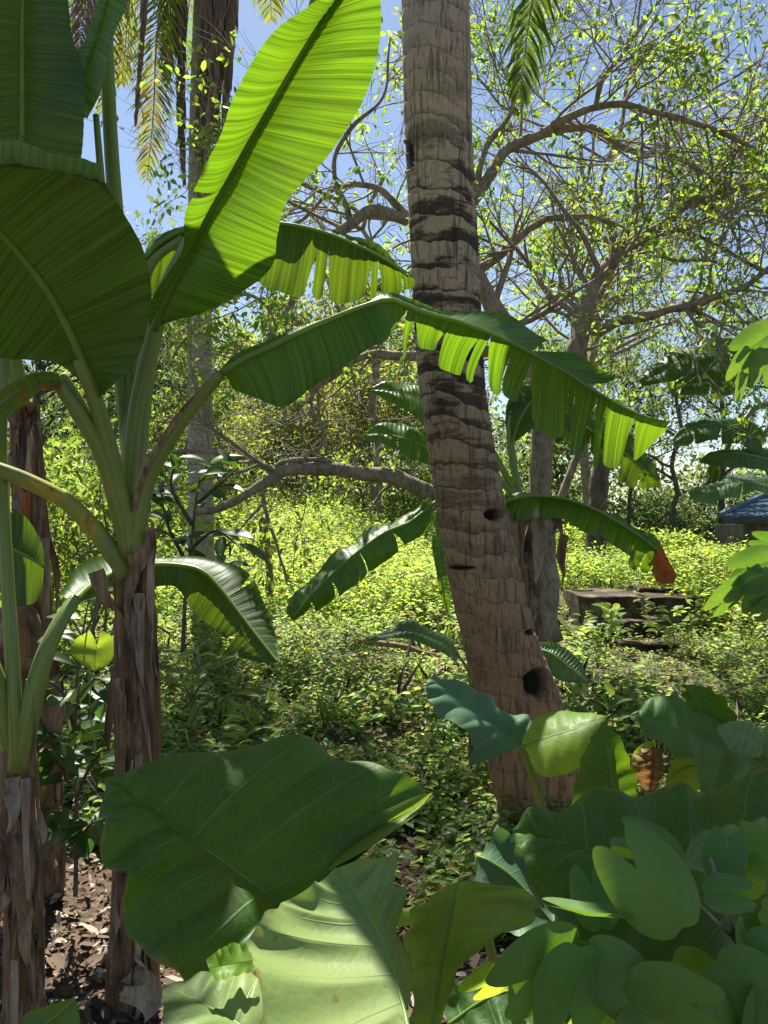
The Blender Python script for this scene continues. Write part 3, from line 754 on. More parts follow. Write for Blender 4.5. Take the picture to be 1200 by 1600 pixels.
# dead sheaths and strips
ribbon(ban, [(209, 800, 2.40), (224, 742, 2.375), (276, 652, 2.355), (334, 588, 2.335)], .016, 'dry', seed=43, taper=False, curl=.3)
for i, (pts, w, mt) in enumerate((
    ([(222, 830, 2.42), (218, 870, 2.41), (205, 905, 2.41), (196, 960, 2.4)], .06, 'dry'),
    ([(240, 830, 2.44), (236, 900, 2.42), (238, 985, 2.42), (236, 1060, 2.42)], .03, 'dry_pale'),
    ([(200, 945, 2.42), (208, 1000, 2.405), (222, 1090, 2.40), (237, 1200, 2.40)], .032, 'dry_pale'),
    ([(208, 960, 2.42), (214, 1040, 2.40), (226, 1120, 2.40), (234, 1180, 2.41)], .025, 'dry'),
    ([(150, 892, 2.42), (165, 930, 2.42), (190, 960, 2.42), (205, 1000, 2.41)], .05, 'dry'),
    ([(228, 800, 2.46), (226, 760, 2.46), (223, 730, 2.47), (222, 690, 2.48)], .03, 'dry_pale'),
    ([(188, 1060, 2.43), (186, 1120, 2.42), (188, 1200, 2.42), (192, 1300, 2.42)], .045, 'dry'),
    ([(232, 1000, 2.43), (240, 1080, 2.42), (238, 1180, 2.42), (240, 1260, 2.43)], .05, 'dry'),
    ([(205, 1400, 2.42), (203, 1450, 2.41), (205, 1520, 2.4), (210, 1570, 2.4)], .06, 'dry'),
    ([(222, 1420, 2.43), (228, 1480, 2.42), (226, 1540, 2.41), (214, 1590, 2.4)], .05, 'dry_pale'))):
    ribbon(ban, pts, w, mt, seed=i)
ribbon(ban, [(208, 1505, 2.4), (225, 1530, 2.36), (222, 1555, 2.34), (212, 1580, 2.33)], .12, 'dry_pale', seed=44, taper=False, name='dead_leaf')

# ================================================================== banana plant at the left front edge
bl = thing('banana_plant', 'young banana plant with thin dark stem at the bottom left edge', 'banana plant', tuple(P(36, 1660, 2.2)))
pseudostem(bl, [(36, 1680, 2.2), (38, 1500, 2.2), (33, 1300, 2.2), (28, 1180, 2.2), (28, 1130, 2.2)], (.058, .05, .05, .048, .036), 'stem', seed=2)
petiole(bl, [(30, 1200, 2.17), (45, 1120, 2.16), (68, 1030, 2.18), (95, 970, 2.24), (118, 935, 2.3)], .034, .018)
blade('leaf', bl, [
    ((115, 938, 2.300), (92, 925, 2.320), (125, 945, 2.300)),
    ((140, 915, 2.420), (118, 880, 2.500), (150, 935, 2.380)),
    ((175, 895, 2.600), (160, 868, 2.680), (185, 930, 2.580)),
    ((225, 882, 2.660), (225, 864, 2.740), (235, 930, 2.620)),
    ((280, 882, 2.660), (300, 866, 2.740), (275, 930, 2.620)),
    ((318, 892, 2.640), (352, 870, 2.720), (295, 962, 2.670)),
    ((350, 925, 2.600), (395, 890, 2.660), (312, 990, 2.630)),
    ((375, 958, 2.560), (418, 940, 2.600), (332, 1010, 2.590)),
    ((400, 990, 2.520), (434, 985, 2.550), (352, 1028, 2.550)),
    ((425, 1022, 2.480), (438, 1020, 2.500), (392, 1036, 2.510)),
    ((436, 1034, 2.460), (438, 1033, 2.460), (430, 1036, 2.490))], 'banana_dark', nu=90, arch=.012, ripple=(.002, 30), und=.014, tears=((.62,), (.74, .80)), gap=.06, sag=.01, t0=.3, seed=10, midr=(.012, .003))
petiole(bl, [(28, 1200, 2.15), (22, 1080, 2.15), (10, 880, 2.22), (3, 740, 2.32), (3, 640, 2.4), (16, 450, 2.55), (32, 300, 2.68), (35, 215, 2.7)], .020, .015)
petiole(bl, [(25, 1190, 2.2), (5, 1110, 2.16), (-25, 1020, 2.12), (-70, 940, 2.08)], .034, .024)
blade('leaf', bl, [
    ((36, 330, 2.7), (46, 330, 2.7), (26, 332, 2.7)),
    ((36, 270, 2.7), (112, 268, 2.62), (-40, 290, 2.66)),
    ((36, 215, 2.7), (133, 235, 2.58), (-70, 250, 2.62)),
    ((36, 160, 2.7), (138, 185, 2.56), (-85, 190, 2.6)),
    ((36, 105, 2.69), (130, 112, 2.55), (-90, 120, 2.6)),
    ((36, 50, 2.68), (112, 50, 2.55), (-88, 50, 2.6)),
    ((37, -10, 2.67), (102, -15, 2.55), (-80, -20, 2.6)),
    ((38, -80, 2.66), (85, -90, 2.56), (-30, -90, 2.6)),
    ((40, -150, 2.65), (50, -155, 2.64), (30, -155, 2.64))], 'banana_dark', nu=90, arch=.02, und=.02, seed=11, tears=((), ()), gap=.05, sag=.015, midr=(.016, .008))
for i, (pts, w, mt) in enumerate((
    ([(20, 1230, 2.15), (15, 1300, 2.14), (22, 1400, 2.13), (18, 1500, 2.13)], .05, 'dry'),
    ([(48, 1240, 2.15), (55, 1330, 2.14), (50, 1420, 2.14), (54, 1540, 2.14)], .045, 'dry_pale'),
    ([(34, 1300, 2.14), (40, 1360, 2.12), (36, 1440, 2.13), (45, 1520, 2.13)], .05, 'dry'),
    ([(30, 1380, 2.13), (10, 1400, 2.1), (-10, 1430, 2.08)], .05, 'dry_pale'))):
    ribbon(bl, pts, w, mt, seed=20 + i)

# loose peeling sheaths all down the stems
def shaggy(parent, axis, r, n, seed, mats=('dry', 'dry_pale', 'dry'), lmin=70, lmax=190):
    rng = random.Random(seed)
    for k in range(n):
        f = rng.random(); p = cat_pt([Vector(a) for a in axis], f); sx = rng.uniform(-1, 1); w = r / p.z * F; L_ = rng.uniform(lmin, lmax)
        dz = p.z - r * math.sqrt(max(0, 1 - sx * sx)) - .012; out = sx * rng.uniform(.05, .55) * w; flare = rng.uniform(.0, .05)
        up = rng.random() < .25; sg = -1 if up else 1
        ribbon(parent, [(p.x + sx * w, p.y, dz), (p.x + sx * w + out * .3, p.y + sg * L_ * .35, dz - flare * .4), (p.x + sx * w + out, p.y + sg * L_ * .75, dz - flare), (p.x + sx * w + out * 1.2 + rng.uniform(-8, 8), p.y + sg * L_, dz - flare * .8)],
               rng.uniform(.012, .05), rng.choice(mats), seed=seed * 50 + k, n=16, curl=rng.uniform(.3, .9))
shaggy(ban, [(208, 900, 2.5), (212, 1000, 2.5), (214, 1200, 2.5), (210, 1450, 2.5)], .064, 20, 1)
shaggy(bl, [(30, 1210, 2.2), (33, 1300, 2.2), (38, 1500, 2.2)], .048, 14, 2)

# ================================================================== older banana stem behind it
bo = thing('banana_plant', 'older banana stem with brown frilled top and a drooping leaf at the left edge', 'banana plant', tuple(P(45, 1390, 3.2)))
pseudostem(bo, [(62, 1400, 3.2), (58, 1200, 3.2), (52, 1000, 3.2), (46, 800, 3.2), (40, 700, 3.2), (36, 640, 3.2)], (.10, .09, .075, .066, .062, .05), 'stem_dry', seed=3)
petiole(bo, [(36, 660, 3.18), (20, 560, 3.1), (-15, 480, 3.0)], .04, .026)
for i in range(9):
    rng = random.Random(i); x = 18 + i * 4.6
    ribbon(bo, [(x, 632, 3.1 - .02 * (i % 3)), (x + rng.uniform(-6, 6), 650, 3.08), (x + rng.uniform(-9, 9), 670 + rng.uniform(-8, 14), 3.07)], .05, 'dry', seed=60 + i, n=12)
for i, (pts, w, mt) in enumerate((
    ([(68, 790, 3.12), (80, 850, 3.1), (90, 900, 3.1), (88, 960, 3.1)], .04, 'dry'),
    ([(42, 770, 3.1), (44, 830, 3.08), (40, 900, 3.08)], .03, 'orange'),
    ([(72, 840, 3.1), (76, 900, 3.08), (74, 960, 3.08), (78, 1010, 3.08)], .04, 'dry_pale'),
    ([(75, 980, 3.1), (84, 1080, 3.06), (88, 1160, 3.05), (86, 1260, 3.05)], .07, 'dry'))):
    ribbon(bo, pts, w, mt, seed=80 + i)
blade('leaf', bo, [
    ((-20, 840, 2.9), (-20, 800, 2.9), (-20, 880, 2.9)),
    ((5, 850, 2.88), (10, 802, 2.9), (5, 930, 2.85)),
    ((30, 862, 2.87), (38, 806, 2.9), (28, 945, 2.84)),
    ((55, 875, 2.86), (66, 850, 2.88), (52, 942, 2.84)),
    ((68, 885, 2.86), (69, 880, 2.86), (66, 920, 2.85))], 'banana_dark', nu=40, arch=.01, seed=12, midr=(.008, .004))
def shade_leaf(parent, c, toward, L, W, seed, pet, tears=((.4, .7), (.3, .55, .8)), mat='banana'):
    '''unseen leaf blade added above the frame to cast shade, centred on c'''
    a = Vector(toward).normalized(); sd = a.cross(Vector((0, 0, 1))).normalized(); c = Vector(c); st = []
    def px(p): return (600 + p.x / p.y * F, 800 - (p.z - EYE) / p.y * F, p.y)
    for u in (-.5, -.42, -.3, -.15, 0, .15, .3, .42, .5):
        w = W * .5 * max(.03, 1 - (abs(u) / .5) ** 3.2); m0 = c + a * L * u + Vector((0, 0, -.5 * u * u * L))
        st.append((px(m0), px(m0 + sd * w + Vector((0, 0, -.1 * w))), px(m0 - sd * w + Vector((0, 0, -.1 * w)))))
    petiole(parent, pet + [st[0][0]], .035, .022)
    blade('leaf', parent, st, mat, nu=60, nv=8, arch=.02, ripple=(.003, 24), und=.03, seed=seed, tears=tears, gap=.04, midr=(.02, .006))
shade_leaf(bo, (-1.62, 3.3, 4.2), (.75, .1, .0), 2.1, .72, 201, [(36, 660, 3.18), (10, 500, 3.15), (-60, 0, 3.2)], tears=((.5,), ()))  # added out of view to shade the dark leaves at upper left
shade_leaf(bo, (-1.45, 2.75, 3.75), (.8, -.35, .0), 1.5, .6, 202, [(36, 660, 3.18), (-20, 500, 3.1), (-140, 100, 3.0)])  # second added leaf, likewise unseen, for the same shade
shade_leaf(ban, (.08, 2.95, 3.98), (.95, -.10, .0), .66, .95, 203, [(208, 862, 2.54), (214, 700, 2.58), (244, 500, 2.6), (306, 365, 2.6), (394, 205, 2.58), (488, 30, 2.55), (500, -60, 2.52)], tears=((), ()))  # added above the view to shade the right taro and twin-lobed shrub
shade_leaf(ban, (-1.0, 3.03, 4.1), (.57, -.82, .0), .78, .42, 204, [(208, 862, 2.54), (204, 700, 2.62), (190, 450, 2.78), (172, 200, 2.95), (164, -40, 3.15)])  # added above the view to shade the huge dark taro leaf

shaggy(bo, [(40, 700, 3.2), (46, 800, 3.2), (52, 1000, 3.2), (58, 1200, 3.2)], .068, 16, 3)
# rusty cut stump in front of it
bs = thing('banana_stump', 'rusty brown cut banana stump low at the left edge', 'stump', tuple(P(24, 1340, 2.95)))
pseudostem(bs, [(30, 1360, 2.95), (30, 1200, 2.95), (26, 1050, 2.95), (22, 960, 2.95), (22, 950, 2.95)], (.13, .125, .11, .08, .01), 'stem_red', seed=4)
for i, (pts, w, mt) in enumerate((
    ([(75, 1060, 2.85), (88, 1120, 2.8), (94, 1190, 2.8), (92, 1250, 2.8)], .09, 'dry'),
    ([(60, 1150, 2.84), (82, 1200, 2.8), (100, 1180, 2.78), (106, 1225, 2.78)], .08, 'stem_red'),
    ([(40, 1200, 2.83), (44, 1260, 2.82), (42, 1320, 2.82)], .09, 'dry'))):
    ribbon(bs, pts, w, mt, seed=90 + i)

# ================================================================== taro plants at the front
ta = thing('taro_plant', 'giant taro at bottom centre with one huge dark leaf and a pale sunlit folded leaf', 'taro plant', (-.05, 1.15, 0))
petiole(ta, [(600, 2300, 1.15), (560, 1800, 1.15), (510, 1560, 1.16), (458, 1424, 1.18)], .016, .009)
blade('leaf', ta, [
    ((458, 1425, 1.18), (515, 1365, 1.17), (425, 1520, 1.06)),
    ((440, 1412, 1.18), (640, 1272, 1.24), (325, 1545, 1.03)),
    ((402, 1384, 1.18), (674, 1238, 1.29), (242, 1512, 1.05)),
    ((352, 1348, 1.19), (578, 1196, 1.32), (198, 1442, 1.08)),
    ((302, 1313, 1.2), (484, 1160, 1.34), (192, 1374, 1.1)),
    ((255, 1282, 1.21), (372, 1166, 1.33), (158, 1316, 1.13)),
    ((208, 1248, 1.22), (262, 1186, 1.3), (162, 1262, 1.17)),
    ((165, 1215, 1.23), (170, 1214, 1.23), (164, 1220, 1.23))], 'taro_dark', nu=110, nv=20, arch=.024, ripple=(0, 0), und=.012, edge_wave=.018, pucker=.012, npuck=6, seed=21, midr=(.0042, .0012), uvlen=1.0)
blade('leaf_lobe', ta, [
    ((675, 1240, 1.285), (676, 1238, 1.285), (674, 1243, 1.285)),
    ((655, 1258, 1.27), (650, 1244, 1.275), (650, 1278, 1.24)),
    ((620, 1280, 1.245), (610, 1262, 1.25), (610, 1308, 1.2)),
    ((575, 1305, 1.215), (560, 1285, 1.225), (565, 1335, 1.17)),
    ((535, 1335, 1.19), (524, 1322, 1.2), (530, 1352, 1.16)),
    ((508, 1362, 1.175), (506, 1360, 1.175), (510, 1364, 1.17))], 'taro_yellow', nu=40, nv=8, arch=.01, ripple=(0, 0), und=.01, seed=22, midr=None, uvlen=1.0)
petiole(ta, [(610, 2300, 1.12), (650, 1900, 1.1), (665, 1740, .90), (640, 1620, .80)], .015, .008)
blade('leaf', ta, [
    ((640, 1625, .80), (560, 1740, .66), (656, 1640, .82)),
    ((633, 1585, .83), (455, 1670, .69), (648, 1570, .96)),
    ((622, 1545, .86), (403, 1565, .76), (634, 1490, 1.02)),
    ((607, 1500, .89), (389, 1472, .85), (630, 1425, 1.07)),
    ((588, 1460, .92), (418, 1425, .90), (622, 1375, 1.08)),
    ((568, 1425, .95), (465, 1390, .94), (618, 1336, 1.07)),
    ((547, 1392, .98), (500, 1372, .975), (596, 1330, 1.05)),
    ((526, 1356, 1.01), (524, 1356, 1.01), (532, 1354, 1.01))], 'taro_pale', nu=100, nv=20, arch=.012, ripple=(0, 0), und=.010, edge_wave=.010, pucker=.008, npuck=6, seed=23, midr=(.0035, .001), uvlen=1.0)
petiole(ta, [(620, 2300, 1.2), (690, 1900, 1.15), (690, 1700, 1.08), (672, 1605, 1.02)], .015, .008)
blade('leaf', ta, [
    ((672, 1612, 1.0), (585, 1660, .95), (690, 1620, 1.02)),
    ((682, 1560, 1.0), (640, 1585, .98), (712, 1525, 1.0)),
    ((692, 1510, 1.01), (640, 1520, 1.04), (765, 1478, .97)),
    ((700, 1465, 1.03), (628, 1462, 1.08), (815, 1448, .95)),
    ((707, 1430, 1.05), (640, 1425, 1.10), (842, 1425, .96)),
    ((712, 1400, 1.07), (672, 1398, 1.11), (828, 1398, 1.0)),
    ((716, 1380, 1.08), (712, 1379, 1.09), (745, 1378, 1.06))], 'taro_yellow', nu=90, nv=16, arch=-.014, ripple=(0, 0), und=.010, edge_wave=.007, pucker=.005, npuck=6, seed=24, midr=(.0035, .001), uvlen=1.0)
petiole(ta, [(590, 2300, 1.05), (450, 1900, 1.0), (430, 1690, .96), (428, 1600, .94)], .013, .007)
blade('leaf', ta, [
    ((440, 1660, .92), (445, 1600, .93), (400, 1700, .90)),
    ((405, 1625, .93), (430, 1550, .98), (330, 1680, .88)),
    ((365, 1595, .95), (392, 1520, 1.02), (275, 1625, .90)),
    ((325, 1572, .97), (350, 1512, 1.03), (258, 1575, .94)),
    ((285, 1553, .99), (300, 1522, 1.02), (255, 1552, .98)),
    ((254, 1542, 1.0), (257, 1540, 1.0), (253, 1545, 1.0))], 'taro_pale', nu=70, nv=12, arch=.008, ripple=(0, 0), und=.010, edge_wave=.006, pucker=.006, npuck=6, seed=25, midr=(.003, .001), uvlen=1.0)
blade('leaf', ta, [
    ((402, 1500, .99), (404, 1515, .98), (398, 1480, 1.0)),
    ((380, 1503, .99), (378, 1522, .98), (372, 1472, 1.01)),
    ((352, 1508, .99), (350, 1530, .97), (345, 1482, 1.0)),
    ((326, 1512, .98), (332, 1532, .97), (322, 1500, .99))], 'bauhinia_bright', nu=30, nv=8, arch=.004, ripple=(0, 0), und=.010, edge_wave=.012, seed=26, midr=None, uvlen=1.0)
blade('leaf', ta, [
    ((30, 1640, 1.2), (20, 1650, 1.2), (60, 1660, 1.18)),
    ((60, 1610, 1.2), (30, 1590, 1.24), (105, 1620, 1.16)),
    ((90, 1585, 1.2), (62, 1572, 1.24), (118, 1592, 1.17)),
    ((117, 1562, 1.2), (112, 1560, 1.2), (119, 1566, 1.2))], 'taro', nu=40, nv=8, ripple=(0, 0), und=.008, seed=27, midr=(.002, .001), uvlen=1.0)
petiole(ta, [(420, 2300, 1.15), (180, 1900, 1.2), (60, 1720, 1.2), (38, 1635, 1.2)], .01, .005)
blade('leaf', ta, [
    ((618, 1440, 1.3), (612, 1450, 1.29), (622, 1425, 1.31)),
    ((640, 1430, 1.3), (640, 1446, 1.28), (642, 1418, 1.32)),
    ((660, 1424, 1.3), (658, 1440, 1.28), (664, 1416, 1.31)),
    ((675, 1418, 1.3), (673, 1422, 1.3), (676, 1416, 1.3))], 'bauhinia_bright', nu=20, nv=6, ripple=(0, 0), und=.006, seed=28, midr=None, uvlen=1.0)

tb = thing('taro_plant', 'wide dark taro with a broad wavy rimmed leaf spreading over the lower right', 'taro plant', (.55, 1.4, 0))
petiole(tb, [(1080, 2200, 1.4), (1150, 1800, 1.35), (1210, 1560, 1.3), (1215, 1445, 1.27)], .017, .009)
blade('leaf', tb, [
    ((1215, 1445, 1.27), (1330, 1230, 1.42), (1230, 1600, 1.08)),
    ((1180, 1428, 1.27), (1235, 1202, 1.44), (1120, 1590, 1.06)),
    ((1130, 1405, 1.275), (1150, 1216, 1.44), (1010, 1560, 1.08)),
    ((1070, 1380, 1.28), (1070, 1228, 1.43), (935, 1520, 1.12)),
    ((1005, 1355, 1.29), (995, 1242, 1.42), (885, 1465, 1.18)),
    ((935, 1332, 1.31), (920, 1245, 1.41), (845, 1400, 1.26)),
    ((868, 1312, 1.34), (848, 1258, 1.40), (815, 1345, 1.32)),
    ((802, 1300, 1.38), (800, 1297, 1.38), (801, 1304, 1.38))], 'taro_dark', nu=120, nv=22, arch=.012, ripple=(0, 0), und=.020, edge_wave=.022, pucker=.016, npuck=6, seed=31, midr=(.004, .001), uvlen=1.0)
petiole(tb, [(1000, 2200, 1.45), (850, 1800, 1.5), (770, 1500, 1.5), (748, 1335, 1.48)], .014, .008)
blade('leaf', tb, [
    ((748, 1338, 1.47), (775, 1290, 1.5), (735, 1400, 1.4)),
    ((765, 1345, 1.46), (810, 1300, 1.5), (745, 1430, 1.38)),
    ((795, 1365, 1.45), (845, 1335, 1.49), (775, 1455, 1.37)),
    ((825, 1395, 1.44), (862, 1385, 1.47), (815, 1462, 1.37)),
    ((850, 1425, 1.43), (866, 1420, 1.45), (845, 1455, 1.4)),
    ((864, 1442, 1.42), (866, 1441, 1.42), (863, 1446, 1.42))], 'taro_blue', nu=60, nv=12, arch=.01, ripple=(0, 0), und=.012, edge_wave=.006, seed=32, midr=(.003, .001), uvlen=1.0)
blade('leaf', tb, [
    ((1240, 1330, 1.22), (1250, 1400, 1.15), (1260, 1260, 1.3)),
    ((1190, 1330, 1.22), (1190, 1400, 1.15), (1200, 1275, 1.28)),
    ((1140, 1325, 1.23), (1120, 1385, 1.18), (1150, 1290, 1.27)),
    ((1090, 1330, 1.24), (1070, 1360, 1.22), (1100, 1300, 1.26)),
    ((1060, 1345, 1.25), (1058, 1347, 1.25), (1062, 1342, 1.25))], 'taro_pale', nu=50, nv=10, arch=.012, ripple=(0, 0), und=.016, pucker=.008, edge_wave=.01, seed=33, midr=(.003, .001), uvlen=1.0)
for i, s_ in enumerate((
    [((700, 1600, 1.28), (690, 1560, 1.32), (720, 1660, 1.2)), ((760, 1560, 1.28), (740, 1520, 1.32), (790, 1640, 1.2)), ((830, 1540, 1.28), (820, 1490, 1.32), (850, 1640, 1.18)), ((900, 1540, 1.26), (890, 1490, 1.3), (910, 1650, 1.16)), ((960, 1560, 1.24), (965, 1540, 1.25), (960, 1600, 1.2))],
    [((1250, 1560, 1.2), (1260, 1480, 1.25), (1240, 1680, 1.1)), ((1180, 1570, 1.2), (1180, 1490, 1.26), (1160, 1680, 1.1)), ((1100, 1590, 1.2), (1100, 1530, 1.25), (1070, 1680, 1.1)), ((1030, 1620, 1.2), (1025, 1600, 1.22), (1020, 1650, 1.15))])):
    blade('leaf', tb, s_, 'taro_dark' if i == 0 else 'taro', nu=60, nv=12, arch=.01, ripple=(0, 0), und=.016, pucker=.008, edge_wave=.01, seed=34 + i, midr=(.003, .001), uvlen=1.0)

tc = thing('taro_plant', 'taro with crumpled folded leaves at the right edge below the stone steps', 'taro plant', tuple(P(1120, 1880, 1.8)))
petiole(tc, [(1120, 1860, 1.8), (1130, 1500, 1.8), (1170, 1300, 1.78), (1215, 1215, 1.75)], .014, .008)
blade('leaf', tc, [
    ((1215, 1212, 1.75), (1225, 1190, 1.78), (1215, 1235, 1.7)),
    ((1165, 1182, 1.75), (1175, 1150, 1.86), (1150, 1245, 1.62)),
    ((1115, 1158, 1.75), (1100, 1120, 1.88), (1100, 1240, 1.6)),
    ((1070, 1140, 1.76), (1055, 1090, 1.88), (1075, 1190, 1.62)),
    ((1030, 1130, 1.77), (1030, 1085, 1.86), (1030, 1160, 1.66)),
    ((1000, 1124, 1.78), (1002, 1108, 1.82), (1004, 1145, 1.7)),
    ((983, 1118, 1.78), (984, 1117, 1.78), (984, 1122, 1.78))], 'taro', nu=80, nv=14, arch=.02, ripple=(0, 0), und=.02, pucker=.008, edge_wave=.008, seed=41, midr=(.0035, .001), uvlen=1.0)
blade('leaf', tc, [
    ((1120, 1165, 1.84), (1090, 1160, 1.84), (1150, 1160, 1.84)),
    ((1108, 1140, 1.84), (1066, 1125, 1.88), (1152, 1130, 1.8)),
    ((1098, 1112, 1.85), (1062, 1095, 1.9), (1140, 1100, 1.8)),
    ((1088, 1085, 1.86), (1060, 1075, 1.9), (1115, 1080, 1.82)),
    ((1072, 1070, 1.87), (1068, 1071, 1.87), (1080, 1069, 1.87))], 'taro_dark', nu=50, nv=10, arch=.012, ripple=(0, 0), und=.014, pucker=.008, edge_wave=.008, seed=42, midr=(.003, .001), uvlen=1.0)
petiole(tc, [(1120, 1860, 1.8), (1118, 1500, 1.84), (1120, 1300, 1.85), (1120, 1165, 1.84)], .012, .006)
blade('leaf', tc, [
    ((1190, 1165, 1.7), (1196, 1150, 1.72), (1190, 1182, 1.66)),
    ((1170, 1150, 1.7), (1175, 1132, 1.74), (1165, 1182, 1.64)),
    ((1148, 1142, 1.7), (1150, 1128, 1.74), (1140, 1172, 1.65)),
    ((1122, 1138, 1.71), (1123, 1134, 1.72), (1122, 1146, 1.7))], 'taro_pale', nu=40, nv=10, arch=.012, ripple=(0, 0), und=.01, pucker=.005, seed=43, midr=(.002, .001), uvlen=1.0)
blade('leaf', tc, [
    ((1250, 1150, 1.75), (1250, 1120, 1.78), (1250, 1190, 1.7)),
    ((1220, 1150, 1.75), (1222, 1122, 1.78), (1215, 1190, 1.7)),
    ((1190, 1160, 1.75), (1195, 1138, 1.78), (1190, 1180, 1.72)),
    ((1178, 1170, 1.75), (1179, 1168, 1.75), (1180, 1173, 1.75))], 'taro_pale', nu=30, nv=8, arch=.012, ripple=(0, 0), und=.01, seed=44, midr=(.002, .001), uvlen=1.0)
blade('leaf', tc, [
    ((1110, 1190, 1.9), (1120, 1170, 1.9), (1100, 1230, 1.88)),
    ((1085, 1195, 1.9), (1085, 1165, 1.92), (1080, 1240, 1.88)),
    ((1060, 1205, 1.9), (1056, 1180, 1.92), (1055, 1240, 1.88)),
    ((1040, 1222, 1.9), (1040, 1215, 1.9), (1042, 1230, 1.9))], 'taro_yellow', nu=30, nv=8, arch=.012, ripple=(0, 0), und=.012, seed=45, midr=(.002, .001), uvlen=1.0)
blade('dead_leaf', tc, [
    ((1020, 1165, 1.88), (1002, 1170, 1.88), (1035, 1170, 1.88)),
    ((1018, 1190, 1.88), (994, 1190, 1.86), (1036, 1195, 1.86)),
    ((1017, 1215, 1.88), (1000, 1215, 1.86), (1032, 1218, 1.86)),
    ((1014, 1238, 1.88), (1008, 1236, 1.88), (1024, 1238, 1.88))], 'banana_brown', nu=40, nv=10, arch=.03, ripple=(.006, 5), und=.03, edge_wave=.02, seed=46, midr=None)
blade('leaf', tc, [
    ((1000, 1225, 1.92), (985, 1200, 1.92), (1000, 1240, 1.92)),
    ((1000, 1200, 1.92), (988, 1180, 1.93), (1015, 1215, 1.9)),
    ((1008, 1175, 1.92), (1000, 1165, 1.93), (1022, 1180, 1.9)),
    ((1015, 1158, 1.92), (1013, 1157, 1.92), (1018, 1158, 1.92))], 'taro_yellow', nu=30, nv=8, und=.01, ripple=(0, 0), seed=47, midr=None, uvlen=1.0)
petiole(tc, [(1120, 1860, 1.8), (1060, 1400, 1.85), (1005, 1225, 1.92)], .009, .004)

td = thing('taro_plant', 'slender taro with a glowing yellow green leaf in front of the palm trunk base', 'taro plant', tuple(P(880, 1850, 1.85)))
petiole(td, [(880, 1860, 1.85), (870, 1500, 1.83), (850, 1270, 1.8), (830, 1205, 1.79), (816, 1165, 1.78)], .010, .005)
blade('leaf', td, [
    ((818, 1166, 1.78), (826, 1180, 1.78), (815, 1158, 1.8)),
    ((838, 1158, 1.77), (836, 1204, 1.72), (830, 1132, 1.84)),
    ((868, 1148, 1.76), (870, 1212, 1.70), (862, 1113, 1.86)),
    ((900, 1138, 1.75), (908, 1196, 1.70), (900, 1112, 1.84)),
    ((928, 1128, 1.75), (930, 1155, 1.72), (930, 1116, 1.80)),
    ((948, 1122, 1.75), (948, 1124, 1.75), (948, 1120, 1.75))], 'bauhinia_bright', nu=50, nv=12, arch=.01, ripple=(0, 0), und=.008, pucker=.003, edge_wave=.003, seed=51, midr=(.002, .001), uvlen=1.0)
petiole(td, [(880, 1860, 1.85), (900, 1500, 1.88), (850, 1290, 1.9), (828, 1210, 1.9), (812, 1168, 1.9)], .009, .0045)
blade('leaf', td, [
    ((815, 1166, 1.9), (838, 1150, 1.92), (740, 1196, 1.8)),
    ((800, 1152, 1.9), (828, 1118, 1.96), (732, 1185, 1.8)),
    ((775, 1135, 1.9), (795, 1120, 1.98), (738, 1150, 1.82)),
    ((745, 1112, 1.9), (762, 1092, 1.98), (700, 1125, 1.82)),
    ((712, 1088, 1.9), (728, 1068, 1.96), (674, 1098, 1.84)),
    ((688, 1070, 1.9), (695, 1060, 1.93), (668, 1072, 1.86)),
    ((672, 1058, 1.9), (674, 1057, 1.9), (668, 1060, 1.9))], 'taro_blue', nu=70, nv=12, arch=.012, ripple=(0, 0), und=.01, pucker=.005, edge_wave=.006, seed=52, midr=(.002, .001), uvlen=1.0)
petiole(td, [(880, 1860, 1.85), (930, 1500, 1.75), (950, 1350, 1.7), (955, 1270, 1.66)], .010, .005)
blade('leaf', td, [
    ((955, 1275, 1.66), (890, 1260, 1.6), (1000, 1260, 1.72)),
    ((955, 1245, 1.66), (896, 1225, 1.6), (998, 1220, 1.74)),
    ((953, 1210, 1.67), (908, 1188, 1.62), (985, 1190, 1.74)),
    ((948, 1175, 1.68), (922, 1155, 1.64), (972, 1155, 1.73)),
    ((944, 1150, 1.69), (934, 1140, 1.67), (958, 1140, 1.72)),
    ((943, 1127, 1.70), (942, 1128, 1.70), (944, 1127, 1.70))], 'taro_dark', nu=50, nv=12, arch=.01, ripple=(0, 0), und=.008, pucker=.0025, edge_wave=.002, seed=53, midr=(.0025, .001), uvlen=1.0)

